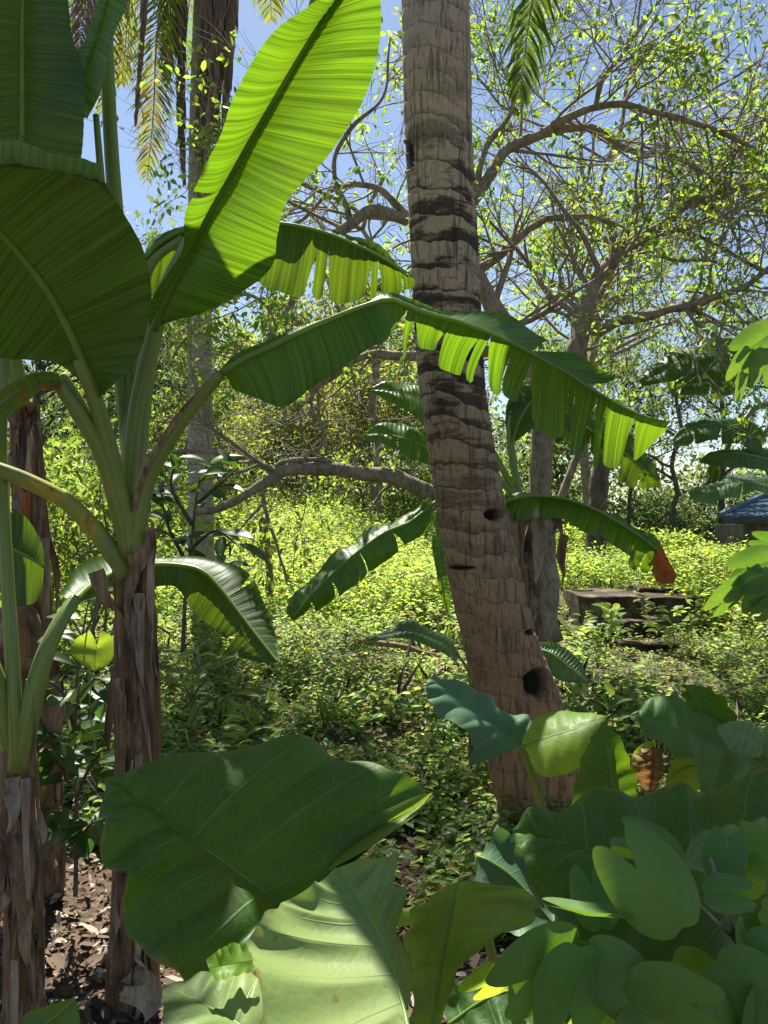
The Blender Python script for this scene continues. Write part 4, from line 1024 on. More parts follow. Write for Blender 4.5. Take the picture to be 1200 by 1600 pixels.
# ================================================================== twin-lobed shrub, bottom right
BPROF = [((0, 0), (0, 0)), ((0, .05), (.20, -.04)), ((0, .14), (.42, .10)), ((0, .27), (.53, .34)), ((0, .42), (.52, .60)), ((0, .52), (.43, .88)), ((0, .58), (.29, 1.03)), ((0, .63), (.13, .95)), ((0, .65), (.0, .66))]
def twin_leaf(parent, px, py, d, size, ang, fold=.25, tilt=0., lean=0., mat='bauhinia', seed=0):
    """bilobed leaf: base at a point, running along ang (degrees, picture-plane), tilted in depth"""
    s = size / F * d; a = R(ang); rng = random.Random(seed)
    ax = Vector((math.cos(a), tilt, -math.sin(a))).normalized() if False else Vector((math.cos(a), tilt, math.sin(a))).normalized()
    nr = Vector((0, -1, .15)); nr = nr - ax * nr.dot(ax); nr.normalize(); sd = ax.cross(nr)
    sd = (sd * math.cos(lean) + nr * math.sin(lean)).normalized(); nr = sd.cross(ax)
    b0 = P(px, py, d); b = MB(); nu, nv = 22, 9
    mid = [Vector((x[0][0], x[0][1], 0)) for x in BPROF]; ed = [Vector((x[1][0], x[1][1], 0)) for x in BPROF]
    for sg in (-1, 1):
        rows = []; uvs = []
        for i in range(nu + 1):
            u = i / nu; m0 = cat_pt(mid, u); e0 = cat_pt(ed, u); row = []; uv = []
            for j in range(nv + 1):
                t = j / nv; q = m0.lerp(e0, t); x = q.x * sg; y = q.y
                h = fold * abs(x) - .22 * x * x * 2 - .18 * y * y + .03 * noise.noise(Vector((x * 3, y * 3, seed)))
                row.append(b0 + ax * (y * s) + sd * (x * s * .78) + nr * (h * s)); uv.append((u, sg * t))
            rows.append(row); uvs.append(uv)
        b.grid(rows, uvs)
    return b.build('leaf', M[mat], parent)
ba = thing('butterfly_leaf_shrub', 'shrub of smooth round twin lobed leaves filling the bottom right corner', 'shrub', (.62, 1.2, 0))
def twig(parent, pts, r, mat='twig', name='stem'):
    q = spline(pts, 18); b = MB(); b.tube(q, [r * (1 - .6 * i / 17) for i in range(18)], 7); return b.build(name, M[mat], parent)
twig(ba, [(1230, 2300, 1.2), (1215, 1750, 1.15), (1190, 1560, 1.1), (1150, 1470, 1.08), (1128, 1400, 1.08), (1110, 1340, 1.1)], .006)
twig(ba, [(1225, 2000, 1.2), (1120, 1700, 1.05), (1020, 1580, 1.0), (925, 1480, 1.0), (860, 1478, 1.02)], .005)
twig(ba, [(1190, 1560, 1.1), (1240, 1480, 1.1), (1230, 1380, 1.12)], .004)
twig(ba, [(1150, 1470, 1.08), (1080, 1400, 1.05), (1040, 1350, 1.05)], .003)
for i, a in enumerate((
    (1066, 1450, .96, 158, 128, .05, .1, .12, 'bauhinia'),      # large face-on pair
    (915, 1482, .98, 128, -42, .12, -.5, -.2, 'bauhinia'),
    (985, 1535, .95, 128, -12, .12, -.5, -.4, 'bauhinia'),
    (905, 1470, 1.0, 150, 210, .2, -.35, .2, 'bauhinia'),
    (905, 1480, .97, 150, 262, .15, -.15, .1, 'bauhinia'),
    (850, 1520, 1.0, 120, 255, .2, .1, -.6, 'bauhinia'),
    (1062, 1380, 1.08, 105, 172, .3, .3, .6, 'bauhinia_bright'),
    (1060, 1355, 1.1, 100, 150, .1, .4, -.3, 'bauhinia'),
    (1128, 1380, 1.1, 80, 75, .15, .3, .5, 'bauhinia'),
    (1165, 1402, 1.12, 66, 85, .15, .15, .5, 'bauhinia_bright'),
    (1152, 1440, 1.06, 82, -65, .15, -.1, .9, 'bauhinia'),
    (1190, 1420, 1.08, 90, -30, .2, -.3, .6, 'bauhinia_bright'),
    (1100, 1395, 1.06, 70, 10, .2, -.4, .4, 'bauhinia'),
    (985, 1430, .99, 130, 188, .1, .2, 1.35, 'bauhinia'),
    (1050, 1500, 1.08, 130, -45, .2, -.4, .3, 'bauhinia_bright'),
    (1120, 1500, 1.02, 140, -40, .15, -.5, -.2, 'bauhinia'),
    (1110, 1560, .98, 120, -80, .15, -.3, .5, 'bauhinia'),
    (1180, 1540, 1.0, 110, -90, .1, -.2, .9, 'bauhinia'),
    (1010, 1570, .96, 120, -100, .15, -.3, .2, 'bauhinia'),
    (1160, 1485, 1.05, 120, -10, .2, -.5, .2, 'bauhinia'),
    (940, 1450, 1.06, 90, 100, .2, .4, .2, 'bauhinia'),
    (960, 1560, 1.02, 120, 235, .2, -.2, .4, 'bauhinia_bright'),
    (800, 1510, 1.05, 90, 225, .2, .1, .5, 'bauhinia_bright'),
    (1190, 1600, 1.02, 110, 200, .2, -.4, .1, 'bauhinia'),
    (1085, 1600, 1.02, 130, 260, .2, -.2, .4, 'bauhinia'),
    (1240, 1440, 1.1, 100, 200, .2, -.3, .2, 'bauhinia'),
    (1225, 1350, 1.12, 80, 150, .2, .2, .4, 'bauhinia'),
    (1000, 1350, 1.1, 60, 200, .2, .3, .8, 'bauhinia'))):
    twin_leaf(ba, *a, seed=i)
bb = thing('butterfly_leaf_shrub', 'arching shoots of round light green leaves at the right edge beside the steps', 'shrub', (2.3, 2.9, 0))
twig(bb, [(1400, 1500, 2.9), (1330, 1150, 2.8), (1270, 930, 2.7), (1215, 870, 2.65), (1160, 872, 2.62)], .010)
twig(bb, [(1400, 1500, 2.9), (1370, 900, 2.85), (1300, 650, 2.8), (1230, 530, 2.8), (1180, 530, 2.78)], .010)
for i, a in enumerate((
    (1212, 872, 2.6, 74, 200, .2, -.1, .3, 'bauhinia'), (1190, 885, 2.6, 74, 238, .2, 0, -.2, 'bauhinia'), (1160, 905, 2.62, 70, 236, .2, .1, .6, 'bauhinia'),
    (1222, 912, 2.58, 56, 205, .2, 0, .2, 'bauhinia'), (1222, 935, 2.58, 50, 220, .2, 0, .5, 'bauhinia'), (1190, 915, 2.64, 56, 190, .2, .2, .9, 'bauhinia'),
    (1212, 515, 2.75, 70, 215, .2, 0, .2, 'bauhinia'), (1195, 545, 2.75, 56, 268, .2, 0, .1, 'bauhinia'), (1172, 545, 2.75, 56, 250, .2, .1, .5, 'bauhinia'),
    (1162, 580, 2.78, 44, 270, .2, .1, .7, 'bauhinia'), (1215, 850, 2.7, 40, 170, .2, 0, .6, 'bauhinia'))):
    twin_leaf(bb, *a, seed=60 + i)
twig(bb, [(1330, 1150, 2.8), (1275, 850, 2.76), (1230, 720, 2.75)], .006)

# ================================================================== banana plants behind the palm
bk = thing('banana_plant', 'banana plant behind the palm trunk with long drooping leaves and one orange tip', 'banana plant', tuple(P(822, 985, 6.4)))
pseudostem(bk, [(826, 1000, 6.4), (824, 900, 6.4), (818, 820, 6.4), (812, 770, 6.4)], (.12, .11, .09, .06), 'stem_dry', seed=6)
def bleaf(st, mat='banana', seed=0, tears=((), ()), parent=None, pet=None, r=.018, **k):
    if pet: petiole(parent or bk, pet, r * 1.6, r)
    k.setdefault('midr', (r * .8, .005))
    return blade('leaf', parent or bk, st, mat, nu=60, nv=8, ripple=(.006, 20), und=.03, seed=seed, tears=tears, **k)
bleaf([
    ((785, 785, 6.200), (785, 766, 6.300), (780, 800, 6.260)),
    ((820, 775, 6.100), (818, 763, 6.300), (800, 815, 6.160)),
    ((860, 775, 6.000), (865, 765, 6.200), (850, 812, 6.060)),
    ((895, 782, 5.950), (905, 770, 6.150), (880, 812, 6.010)),
    ((930, 795, 5.900), (940, 783, 6.100), (915, 830, 5.960)),
    ((965, 815, 5.850), (972, 800, 6.000), (952, 850, 5.910)),
    ((1000, 838, 5.800), (1012, 828, 5.900), (985, 875, 5.860)),
    ((1025, 858, 5.780), (1036, 850, 5.850), (1004, 895, 5.840)),
    ((1038, 878, 5.760), (1045, 880, 5.780), (1020, 900, 5.820)),
    ((1045, 912, 5.750), (1058, 903, 5.750), (1036, 914, 5.810))],
      'banana', 61, ((.3, .45), (.18, .33, .5, .66, .74, .82)), pet=[(812, 800, 6.4), (800, 785, 6.3), (785, 785, 6.2)], gap=.12, sag=.08)
bleaf([((1028, 862, 5.7), (1036, 852, 5.72), (1016, 880, 5.68)), ((1036, 880, 5.69), (1050, 876, 5.71), (1020, 893, 5.67)), ((1042, 897, 5.68), (1060, 898, 5.7), (1026, 908, 5.66)), ((1046, 912, 5.68), (1052, 912, 5.68), (1040, 914, 5.68))], 'orange', 62, midr=None)
bleaf([
    ((672, 790, 6.300), (668, 772, 6.300), (672, 805, 6.360)),
    ((640, 815, 6.100), (640, 800, 6.300), (652, 832, 6.160)),
    ((600, 832, 5.900), (595, 816, 6.200), (615, 855, 5.960)),
    ((560, 860, 5.750), (548, 842, 6.050), (572, 890, 5.810)),
    ((520, 895, 5.600), (505, 878, 5.900), (532, 920, 5.660)),
    ((485, 930, 5.500), (470, 912, 5.750), (495, 950, 5.560)),
    ((455, 968, 5.450), (452, 955, 5.500), (462, 972, 5.510))],
      'banana', 63, ((.5,), (.3, .5, .7, .85)), pet=[(812, 800, 6.4), (760, 770, 6.4), (715, 768, 6.35), (672, 790, 6.3)], gap=.08, sag=.06)
bleaf([((690, 720, 6.4), (690, 690, 6.4), (690, 735, 6.4)), ((665, 700, 6.35), (660, 670, 6.5), (664, 728, 6.2)), ((635, 685, 6.3), (630, 664, 6.5), (632, 712, 6.15)), ((600, 678, 6.3), (598, 666, 6.4), (600, 697, 6.2)), ((566, 680, 6.3), (568, 677, 6.3), (568, 684, 6.3))],
      'banana', 64, ((), (.35, .6, .8)), pet=[(815, 790, 6.4), (770, 740, 6.4), (720, 725, 6.4), (690, 720, 6.4)], gap=.07)
bleaf([((690, 640, 6.6), (690, 620, 6.6), (690, 660, 6.6)), ((655, 622, 6.55), (650, 606, 6.7), (660, 660, 6.4)), ((615, 612, 6.5), (612, 602, 6.6), (620, 630, 6.4)), ((572, 608, 6.5), (572, 605, 6.5), (574, 612, 6.5))],
      'banana', 65, pet=[(815, 790, 6.4), (760, 690, 6.5), (715, 650, 6.6), (690, 640, 6.6)])
bleaf([((684, 830, 6.3), (676, 832, 6.3), (692, 832, 6.3)), ((686, 870, 6.25), (678, 872, 6.2), (696, 872, 6.3)), ((692, 920, 6.2), (686, 922, 6.2), (704, 922, 6.25)), ((700, 960, 6.2), (698, 960, 6.2), (702, 961, 6.2))],
      'banana', 66, pet=[(815, 800, 6.4), (730, 772, 6.35), (690, 790, 6.3), (684, 830, 6.3)])
bleaf([
    ((800, 640, 6.500), (790, 640, 6.500), (810, 640, 6.560)),
    ((850, 620, 6.400), (840, 600, 6.500), (860, 660, 6.460)),
    ((900, 655, 6.300), (905, 640, 6.400), (890, 690, 6.360)),
    ((950, 690, 6.200), (965, 668, 6.300), (935, 728, 6.260)),
    ((990, 718, 6.150), (1005, 700, 6.200), (975, 752, 6.210)),
    ((1030, 752, 6.100), (1033, 748, 6.100), (1026, 758, 6.160))], 'banana_dark', 67, ((), (.5, .62, .72, .8, .88)), pet=[(815, 790, 6.4), (800, 720, 6.5), (795, 670, 6.5), (800, 640, 6.5)], gap=.08, sag=.08)
bleaf([((800, 690, 6.5), (795, 690, 6.5), (806, 690, 6.5)), ((815, 650, 6.4), (790, 640, 6.5), (850, 655, 6.3)), ((835, 622, 6.4), (810, 610, 6.5), (872, 640, 6.3)), ((862, 605, 6.4), (850, 598, 6.4), (885, 615, 6.35)), ((895, 598, 6.4), (894, 596, 6.4), (896, 601, 6.4))], 'banana_dark', 68, pet=[(815, 790, 6.4), (806, 740, 6.45), (800, 690, 6.5)])
for i, (pts, w, mt) in enumerate((
    ([(815, 800, 6.2), (808, 850, 6.15), (815, 900, 6.1), (826, 940, 6.1)], .16, 'dry'), ([(838, 810, 6.2), (842, 860, 6.15), (836, 910, 6.1)], .12, 'dry_pale'), ([(800, 820, 6.2), (806, 860, 6.15), (800, 900, 6.1)], .1, 'dry'),
    ([(865, 800, 6.15), (876, 830, 6.1), (880, 850, 6.1)], .06, 'dry'), ([(852, 800, 6.15), (866, 818, 6.1), (862, 838, 6.1)], .07, 'dry'), ([(880, 835, 6.4), (876, 870, 6.4), (880, 900, 6.4), (876, 930, 6.4)], .08, 'dry'))):
    ribbon(bk, pts, w, mt, seed=100 + i)

by = thing('banana_sucker', 'small banana sucker with two short leaves at the foot of the palm trunk', 'banana plant', tuple(P(742, 1180, 4.35)))
pseudostem(by, [(742, 1190, 4.35), (740, 1120, 4.35), (735, 1070, 4.35)], (.035, .03, .022), 'stem', seed=7, n=30)
bleaf([((716, 1024, 4.3), (722, 1030, 4.3), (710, 1034, 4.3)), ((690, 1004, 4.2), (700, 992, 4.3), (688, 1020, 4.15)), ((650, 990, 4.1), (652, 978, 4.2), (650, 1004, 4.05)), ((610, 988, 4.05), (608, 978, 4.1), (612, 998, 4.0)), ((570, 1000, 4.0), (572, 996, 4.0), (574, 1004, 4.0))],
      'banana_grey', 71, parent=by, pet=[(736, 1075, 4.35), (732, 1048, 4.33), (716, 1024, 4.3)], r=.008)
bleaf([((830, 1010, 4.5), (828, 1000, 4.5), (828, 1022, 4.5)), ((860, 1020, 4.4), (868, 1006, 4.5), (852, 1040, 4.35)), ((890, 1042, 4.35), (902, 1034, 4.4), (880, 1058, 4.3)), ((918, 1066, 4.3), (920, 1063, 4.3), (914, 1070, 4.3))],
      'banana_grey', 72, parent=by, pet=[(742, 1075, 4.42), (790, 1020, 4.5), (830, 1010, 4.5)], r=.008)

br = thing('banana_plant', 'banana plant with broad dark leaves hanging above the tiled roof at right edge', 'banana plant', tuple(P(1250, 985, 8.4)))
pseudostem(br, [(1250, 1000, 8.4), (1248, 850, 8.4), (1244, 700, 8.4), (1240, 620, 8.4)], (.16, .14, .12, .07), 'stem', seed=8)
RL = [
 ([((1180, 560, 8.3), (1185, 535, 8.4), (1175, 590, 8.2)), ((1130, 545, 8.1), (1130, 530, 8.3), (1128, 575, 7.9)), ((1080, 555, 8.0), (1075, 540, 8.2), (1085, 588, 7.8)), ((1040, 578, 7.9), (1032, 560, 8.1), (1045, 602, 7.7)), ((1000, 600, 7.8), (998, 592, 7.9), (1005, 606, 7.7))], 'banana_dark', 81, ((), (.3, .5))),
 ([((1190, 690, 8.3), (1190, 672, 8.4), (1190, 710, 8.2)), ((1150, 668, 8.2), (1152, 654, 8.4), (1148, 690, 8.0)), ((1110, 662, 8.1), (1108, 652, 8.3), (1112, 690, 7.9)), ((1075, 672, 8.0), (1070, 662, 8.1), (1078, 694, 7.9)), ((1050, 690, 7.9), (1050, 687, 7.9), (1053, 692, 7.9))], 'banana_dark', 82, ((), (.4, .7))),
 ([((1220, 725, 8.3), (1222, 700, 8.4), (1215, 745, 8.2)), ((1180, 712, 8.1), (1185, 702, 8.3), (1178, 732, 7.9)), ((1145, 708, 8.0), (1145, 702, 8.2), (1142, 730, 7.8)), ((1115, 716, 7.9), (1112, 706, 8.0), (1116, 728, 7.8)), ((1092, 720, 7.9), (1092, 718, 7.9), (1093, 723, 7.9))], 'banana_dark', 83, ((), ())),
 ([((1225, 765, 8.3), (1225, 745, 8.4), (1222, 775, 8.2)), ((1185, 752, 8.1), (1188, 746, 8.3), (1182, 768, 7.9)), ((1145, 752, 8.0), (1146, 745, 8.2), (1142, 776, 7.8)), ((1110, 762, 7.9), (1106, 755, 8.0), (1112, 782, 7.8)), ((1075, 772, 7.9), (1075, 769, 7.9), (1080, 778, 7.9))], 'banana_grey', 84, ((), (.4,))),
 ([((1170, 590, 8.6), (1170, 580, 8.6), (1170, 600, 8.6)), ((1130, 590, 8.5), (1130, 570, 8.6), (1128, 620, 8.4)), ((1085, 595, 8.4), (1082, 575, 8.5), (1085, 615, 8.3)), ((1045, 612, 8.3), (1044, 608, 8.3), (1046, 616, 8.3))], 'banana_dark', 85, ((), (.5,))),
 ([((1120, 722, 8.2), (1114, 722, 8.2), (1128, 722, 8.2)), ((1115, 742, 8.2), (1104, 742, 8.2), (1124, 745, 8.2)), ((1106, 764, 8.1), (1098, 764, 8.1), (1112, 764, 8.1)), ((1100, 776, 8.1), (1099, 776, 8.1), (1102, 776, 8.1))], 'banana_dark', 86, ((), ()))]
for st, mt, sd_, te in RL:
    m0 = st[0][0]
    bleaf(st, mt, sd_, te, parent=br, pet=[(1242, 640, 8.4), ((1242 + m0[0]) / 2, min(650, m0[1]) - 12, 8.4), m0], r=.022, gap=.08, sag=.06)

# ================================================================== trees
def grow(tw, tips, rng, p, d, length, r, lvl, up=.05, wob=.35, nch=(3, 5), minlen=.25, spread=.9):
    n = max(3, int(length / .18)); n = min(n, 9); pts = [p]; seg = length / n; rr = [r]
    for i in range(n):
        d = (d + Vector((rng.gauss(0, 1), rng.gauss(0, 1), rng.gauss(0, 1))) * wob * .35 + Vector((0, 0, up))).normalized()
        p = p + d * seg; pts.append(p); rr.append(r * (1 - .6 * (i + 1) / n))
    tw.append((pts, rr, lvl))
    if lvl <= 0 or length < minlen:
        tips.append((pts, d)); return
    for k in range(rng.randint(*nch)):
        i = rng.randint(max(1, n // 4), n); q = pts[i]
        a = (pts[i] - pts[i - 1]).normalized(); o = Vector((rng.gauss(0, 1), rng.gauss(0, 1), rng.gauss(0, 1)))
        o = (o - a * o.dot(a)).normalized(); dd = (a + o * spread * rng.uniform(.6, 1.3)).normalized()
        grow(tw, tips, rng, q, dd, length * rng.uniform(.45, .8), max(.0026, rr[i] * rng.uniform(.45, .7)), lvl - 1, up, wob, nch, minlen, spread)
    if lvl <= 1: tips.append((pts, d))

def leaves_on(name, parent, mat, tips, rng, per, size, scatter, droop=.3, aspect=.45, clump=None):
    c = []; ax = []
    for pts, d in tips:
        k = per if isinstance(per, int) else (rng.randint(*per))
        if clump:
            if noise.noise(pts[-1] * 1.1) + rng.gauss(0, .12) < clump: continue
            k *= 3
        for _ in range(k):
            i = rng.randint(1 if not clump else max(1, len(pts) // 2), len(pts) - 1); f = rng.random()
            q = pts[i - 1].lerp(pts[i], f)
            o = Vector((rng.gauss(0, 1), rng.gauss(0, 1), rng.gauss(0, 1)))
            c.append(q + o * scatter); ax.append(d * .5 + o * .7 + Vector((0, 0, -droop)))
    n = len(c)
    if not n: return
    g = np.random.default_rng(rng.randint(0, 10 ** 6))
    nr = g.normal(0, .7, (n, 3)) + np.array([0, 0, 1.0])
    ln = size * g.uniform(.6, 1.35, n)
    leaf_cloud(name, M[mat], arr(c), arr(ax), nr, ln, ln * aspect * g.uniform(.8, 1.2, n), parent)

def tubes(name, parent, mat, tw, sel, sides):
    b = MB()
    for pts, rr, lvl in tw:
        if sel(lvl): b.tube(pts, rr, sides, caps=False)
    return b.build(name, M[mat], parent) if b.v else None

def limb(pix, r0, r1, n=44, wob=.05, seed=0):
    q = spline(pix, n); out = []
    for i, p in enumerate(q):
        out.append(p + Vector((noise.noise(p * 3 + Vector((seed, 0, 0))), 0, noise.noise(p * 3 + Vector((0, seed, 5))))) * wob)
    rr = [(r0 + (r1 - r0) * (i / (n - 1)) ** .8) * (1 + .22 * noise.noise(out[i] * 5) + .14 * noise.noise(out[i] * 13)) for i in range(n)]
    return out, rr

def limb_tree(label, base, limbs, seed, bark='bark', leafmat='tree_bright', per=(1, 4), size=.07, twl=(.6, 1.3), ntw=(8, 14), lvl=2, up=.03, scatter=.05, wob=.4, group=None, twigmat='twig', f0=.25, nch=(3, 5)):
    rng = random.Random(seed); t = thing('tree', label, 'tree', tuple(P(*base)), group); tw = []; tips = []; b = MB()
    for li, (pix, r0, r1, dens) in enumerate(limbs):
        pts, rr = limb(pix, r0, r1, seed=seed + li); b.tube(pts, rr, 10)
        for k in range(int(rng.randint(*ntw) * dens)):
            i = rng.randint(int(len(pts) * f0), len(pts) - 1); a = (pts[i] - pts[i - 1]).normalized()
            o = Vector((rng.gauss(0, 1), rng.gauss(0, 1), rng.gauss(0, 1) + .25)); o = (o - a * o.dot(a)).normalized()
            grow(tw, tips, rng, pts[i], (a * .6 + o).normalized(), rng.uniform(*twl), max(.007, rr[i] * .42), lvl, up, wob, nch=nch)
    b.build('trunk', M[bark], t)
    tubes('twigs', t, twigmat, tw, lambda l: True, 4)
    leaves_on('foliage', t, leafmat, tips, rng, per, size, scatter, clump=.11)
    return t

A = 7.6
limb_tree('spreading grey tree with knotted bare limbs right behind the palm trunk', (850, 985, A), [
    ([(852, 1000, A), (850, 900, A), (846, 800, A), (845, 720, A), (848, 655, A), (815, 560, A), (775, 480, A - .1), (742, 430, A - .1), (690, 370, A - .2), (640, 343, A - .3), (592, 328, A - .4), (545, 350, A - .4), (498, 385, A - .4), (455, 470, A - .4)], .15, .035, 1.5),
    ([(848, 665, A), (885, 585, A), (905, 520, A + .1), (918, 460, A + .2), (958, 400, A + .3), (1010, 372, A + .4), (1080, 320, A + .4), (1190, 285, A + .4), (1290, 260, A + .4)], .12, .03, 2.0),
    ([(700, 378, A - .2), (742, 310, A - .1), (790, 240, A), (850, 207, A), (930, 165, A), (1010, 172, A - .1), (1100, 195, A - .2), (1200, 250, A - .3)], .07, .02, 2.4),
    ([(845, 210, A), (920, 200, A + .3), (990, 232, A + .5), (1060, 245, A + .7), (1140, 300, A + .8)], .05, .015, 1.6),
    ([(908, 525, A + .1), (1000, 492, A - .3), (1100, 470, A - .5), (1165, 445, A - .7), (1230, 400, A - .8)], .06, .02, 1.6),
    ([(748, 425, A), (830, 355, A + .4), (885, 340, A + .6), (960, 352, A + .8), (1040, 400, A + 1), (1120, 410, A + 1)], .05, .015, 1.6),
    ([(640, 345, A - .3), (600, 300, A - .3), (560, 285, A - .3), (520, 300, A - .3), (470, 350, A - .3), (400, 370, A - .3)], .04, .012, 1.3),
    ([(545, 350, A - .4), (520, 270, A - .4), (548, 200, A - .4), (600, 150, A - .4), (610, 60, A - .4)], .03, .01, 1.3),
    ([(742, 310, A - .1), (760, 230, A), (800, 160, A), (812, 60, A), (830, -60, A)], .04, .012, 1.5),
    ([(930, 165, A), (960, 100, A), (1000, 40, A), (1060, -40, A)], .03, .012, 1.4),
    ([(815, 560, A), (740, 545, A), (640, 556, A - .2), (580, 555, A - .3), (520, 590, A - .4), (485, 612, A - .4)], .065, .03, 1.0),
    ([(488, 610, A - .4), (490, 640, A - .4), (505, 690, A - .4), (470, 715, A - .4), (430, 725, A - .4)], .018, .01, .8),
    ([(430, 512, A - .4), (415, 480, A - .4), (380, 460, A - .4), (330, 480, A - .4), (270, 560, A - .4)], .02, .012, .6),
    ([(455, 470, A - .4), (432, 512, A - .4), (400, 560, A - .4)], .03, .012, .6)], 1, per=(2, 3), size=.07, lvl=2, ntw=(6, 9), nch=(4, 6), twl=(.8, 1.5), scatter=.03)
limb_tree('low smooth grey limb forking over the sunny grass left of the palm', (700, 985, 7.0), [
    ([(760, 1000, 7.3), (745, 900, 7.2), (715, 810, 7.1), (660, 765, 7.0), (600, 744, 7.0), (530, 735, 7.0), (450, 737, 7.0), (420, 752, 7.0), (390, 772, 7.0), (345, 790, 7.0), (300, 800, 7.1)], .10, .03, .5),
    ([(440, 737, 7.0), (415, 730, 7.0), (395, 712, 7.0), (360, 716, 7.05), (320, 705, 7.1), (250, 712, 7.2)], .04, .02, .6),
    ([(530, 735, 7.0), (500, 722, 7.0), (450, 722, 7.0), (420, 735, 7.0)], .03, .02, .3)], 5, bark='bark', per=(1, 3), size=.06, ntw=(6, 10))

def auto_tree(label, px, d, ybase, ytop, spread, seed, bark='bark_dark', leafmat='tree_mid', r=.14, per=(3, 7), size=.10, lean=0, nl=6, group=None, lvl=2, fork=.35, twl=(1.0, 2.0), ntw=(5, 9), scatter=.045, name='tree', cat='tree'):
    """upright tree: trunk to a fork, arching limbs, twigs and leaves"""
    rng = random.Random(seed); base = P(px, ybase, d); topz = P(px, ytop, d).z; h = topz - base.z
    base.z = H(base.x, base.y) - .1; h = topz - base.z
    t = thing(name, label, cat, tuple(base), group); b = MB(); tw = []; tips = []
    def bend(p0, p1, r0, r1, n, wob):
        pts = []
        for i in range(n + 1):
            f = i / n; q = p0.lerp(p1, f); k = math.sin(math.pi * min(1, f * 1.0)) * wob
            pts.append(q + Vector((noise.noise(q * .9 + Vector((seed, 0, 0))), noise.noise(q * .9 + Vector((0, seed, 9))), 0)) * wob * min(1, f * 3))
        rr = [r0 + (r1 - r0) * i / n for i in range(n + 1)]
        b.tube(pts, rr, 9); return pts, rr
    tp, trr = bend(base, base + Vector((lean, 0, h * .85)), r, r * .3, 16, h * .05)
    limbs = [(tp, trr)]
    for k in range(nl):
        i = rng.randint(int(16 * fork), 15); a = rng.uniform(0, 2 * math.pi) if k > 1 else (0.2 if k else 2.9); ln = spread * rng.uniform(.6, 1.1)
        e = tp[i] + Vector((math.cos(a) * ln, math.sin(a) * ln * .8, ln * rng.uniform(.25, .8)))
        e.z = min(e.z, topz + .3); limbs.append(bend(tp[i], e, trr[i] * .6, .015, 9, ln * .15))
    for li, (pts, rr) in enumerate(limbs):
        for k in range(rng.randint(*ntw)):
            i = rng.randint(max(1, int(len(pts) * (.45 if li == 0 else .3))), len(pts) - 1); a = (pts[i] - pts[i - 1]).normalized()
            o = Vector((rng.gauss(0, 1), rng.gauss(0, 1), rng.gauss(0, 1) + .2)); o = (o - a * o.dot(a)).normalized()
            grow(tw, tips, rng, pts[i], (a * .7 + o).normalized(), rng.uniform(*twl), max(.008, rr[i] * .5), lvl, .02, .4)
    b.build('trunk', M[bark], t)
    tubes('twigs', t, 'twig' if bark != 'bark_dark' else 'bark_dark', tw, lambda l: True, 4)
    leaves_on('foliage', t, leafmat, tips, rng, per, size, scatter, clump=(.09 if leafmat == 'tree_bright' else None))
    return t
AT = [
 ('airy tree with scattered yellow green young leaves filling the upper right', 850, 9.5, 960, -150, 2.6, 11, 'bark', 'tree_bright', .06, (3, 6), .10, 1.25, 7, 1),
 ('fine leaved tree leaning in at the top right corner', 1290, 8.6, 985, -60, 2.2, 12, 'bark_dark', 'tree_olive', .07, (3, 6), .07, -.4, 8, 1),
 ('tall thin pale trunked tree behind the spreading tree', 925, 15, 930, 40, 2.6, 13, 'bark', 'tree_bright', .11, (3, 6), .13, 0, 8, 1),
 ('dark slender tree standing left of the tiled roof house', 1058, 24, 850, 480, 2.6, 14, 'bark_dark', 'tree_dark', .10, (2, 4), .13, 0, 7, 2),
 ('feathery dark tree behind the right hand banana leaves', 1130, 26, 850, 390, 3.2, 15, 'bark_dark', 'tree_dark', .12, (3, 6), .15, 0, 8, 2),
 ('bare thin tree against the pale sky beside the dark stump trunk', 985, 27, 850, 540, 2.8, 16, 'bark_dark', 'tree_dark', .09, (1, 3), .13, 0, 7, 2),
 ('leafy tree between the two palms reaching into the sky', 590, 21, 900, 150, 3.4, 17, 'bark', 'tree_bright', .15, (2, 5), .16, -.3, 8, 1),
 ('small olive tree draped in dry vines left of the palm trunk', 560, 22, 900, 530, 2.8, 18, 'bark', 'tree_olive', .11, (3, 7), .13, 0, 8, 2),
 ('bushy tree on the slope left of the slim palm', 215, 19, 870, 565, 2.6, 19, 'bark', 'tree_mid', .14, (4, 8), .14, 0, 8, 2),
 ('olive tree crowding behind the slim grey palm', 395, 25, 850, 570, 3.2, 20, 'bark', 'tree_olive', .14, (4, 8), .16, 0, 8, 2),
 ('broad green tree on the hill beyond the grey limb', 490, 29, 800, 545, 4.2, 21, 'bark', 'tree_mid', .2, (5, 9), .20, 0, 9, 2),
 ('dim tree far back at the left edge behind the banana stems', 60, 15, 900, 480, 2.6, 22, 'bark_dark', 'tree_dark', .15, (4, 8), .13, 0, 8, 2),
 ('tree with yellow green crown behind the trunk fork', 745, 24, 900, 250, 3.6, 43, 'bark', 'tree_bright', .15, (2, 5), .17, 0, 9, 1),
 ('dense mid green tree far behind the orange tipped banana leaf', 860, 32, 850, 560, 3.4, 24, 'bark_dark', 'tree_mid', .2, (4, 8), .2, 0, 8, 2),
]
for (lb, px, d, yb, yt, sp, sd_, bk_, lm, r_, per, sz, ln_, nl_, lv) in AT:
    auto_tree(lb, px, d, yb, yt, sp, sd_, bk_, lm, r_, per, sz, ln_, nl_, lvl=lv)

# leaning dark trunk stub in the background
b = MB(); pts, rr = limb([(930, 900, 14), (934, 800, 14), (940, 730, 14), (946, 690, 14)], .19, .13, seed=3, wob=.05); b.tube(pts, rr, 14)
ts = thing('tree_stump', 'thick dark broken trunk standing behind the sunny grass right of the banana', 'stump', tuple(P(932, 880, 14))); b.build('trunk', M['bark_dark'], ts)

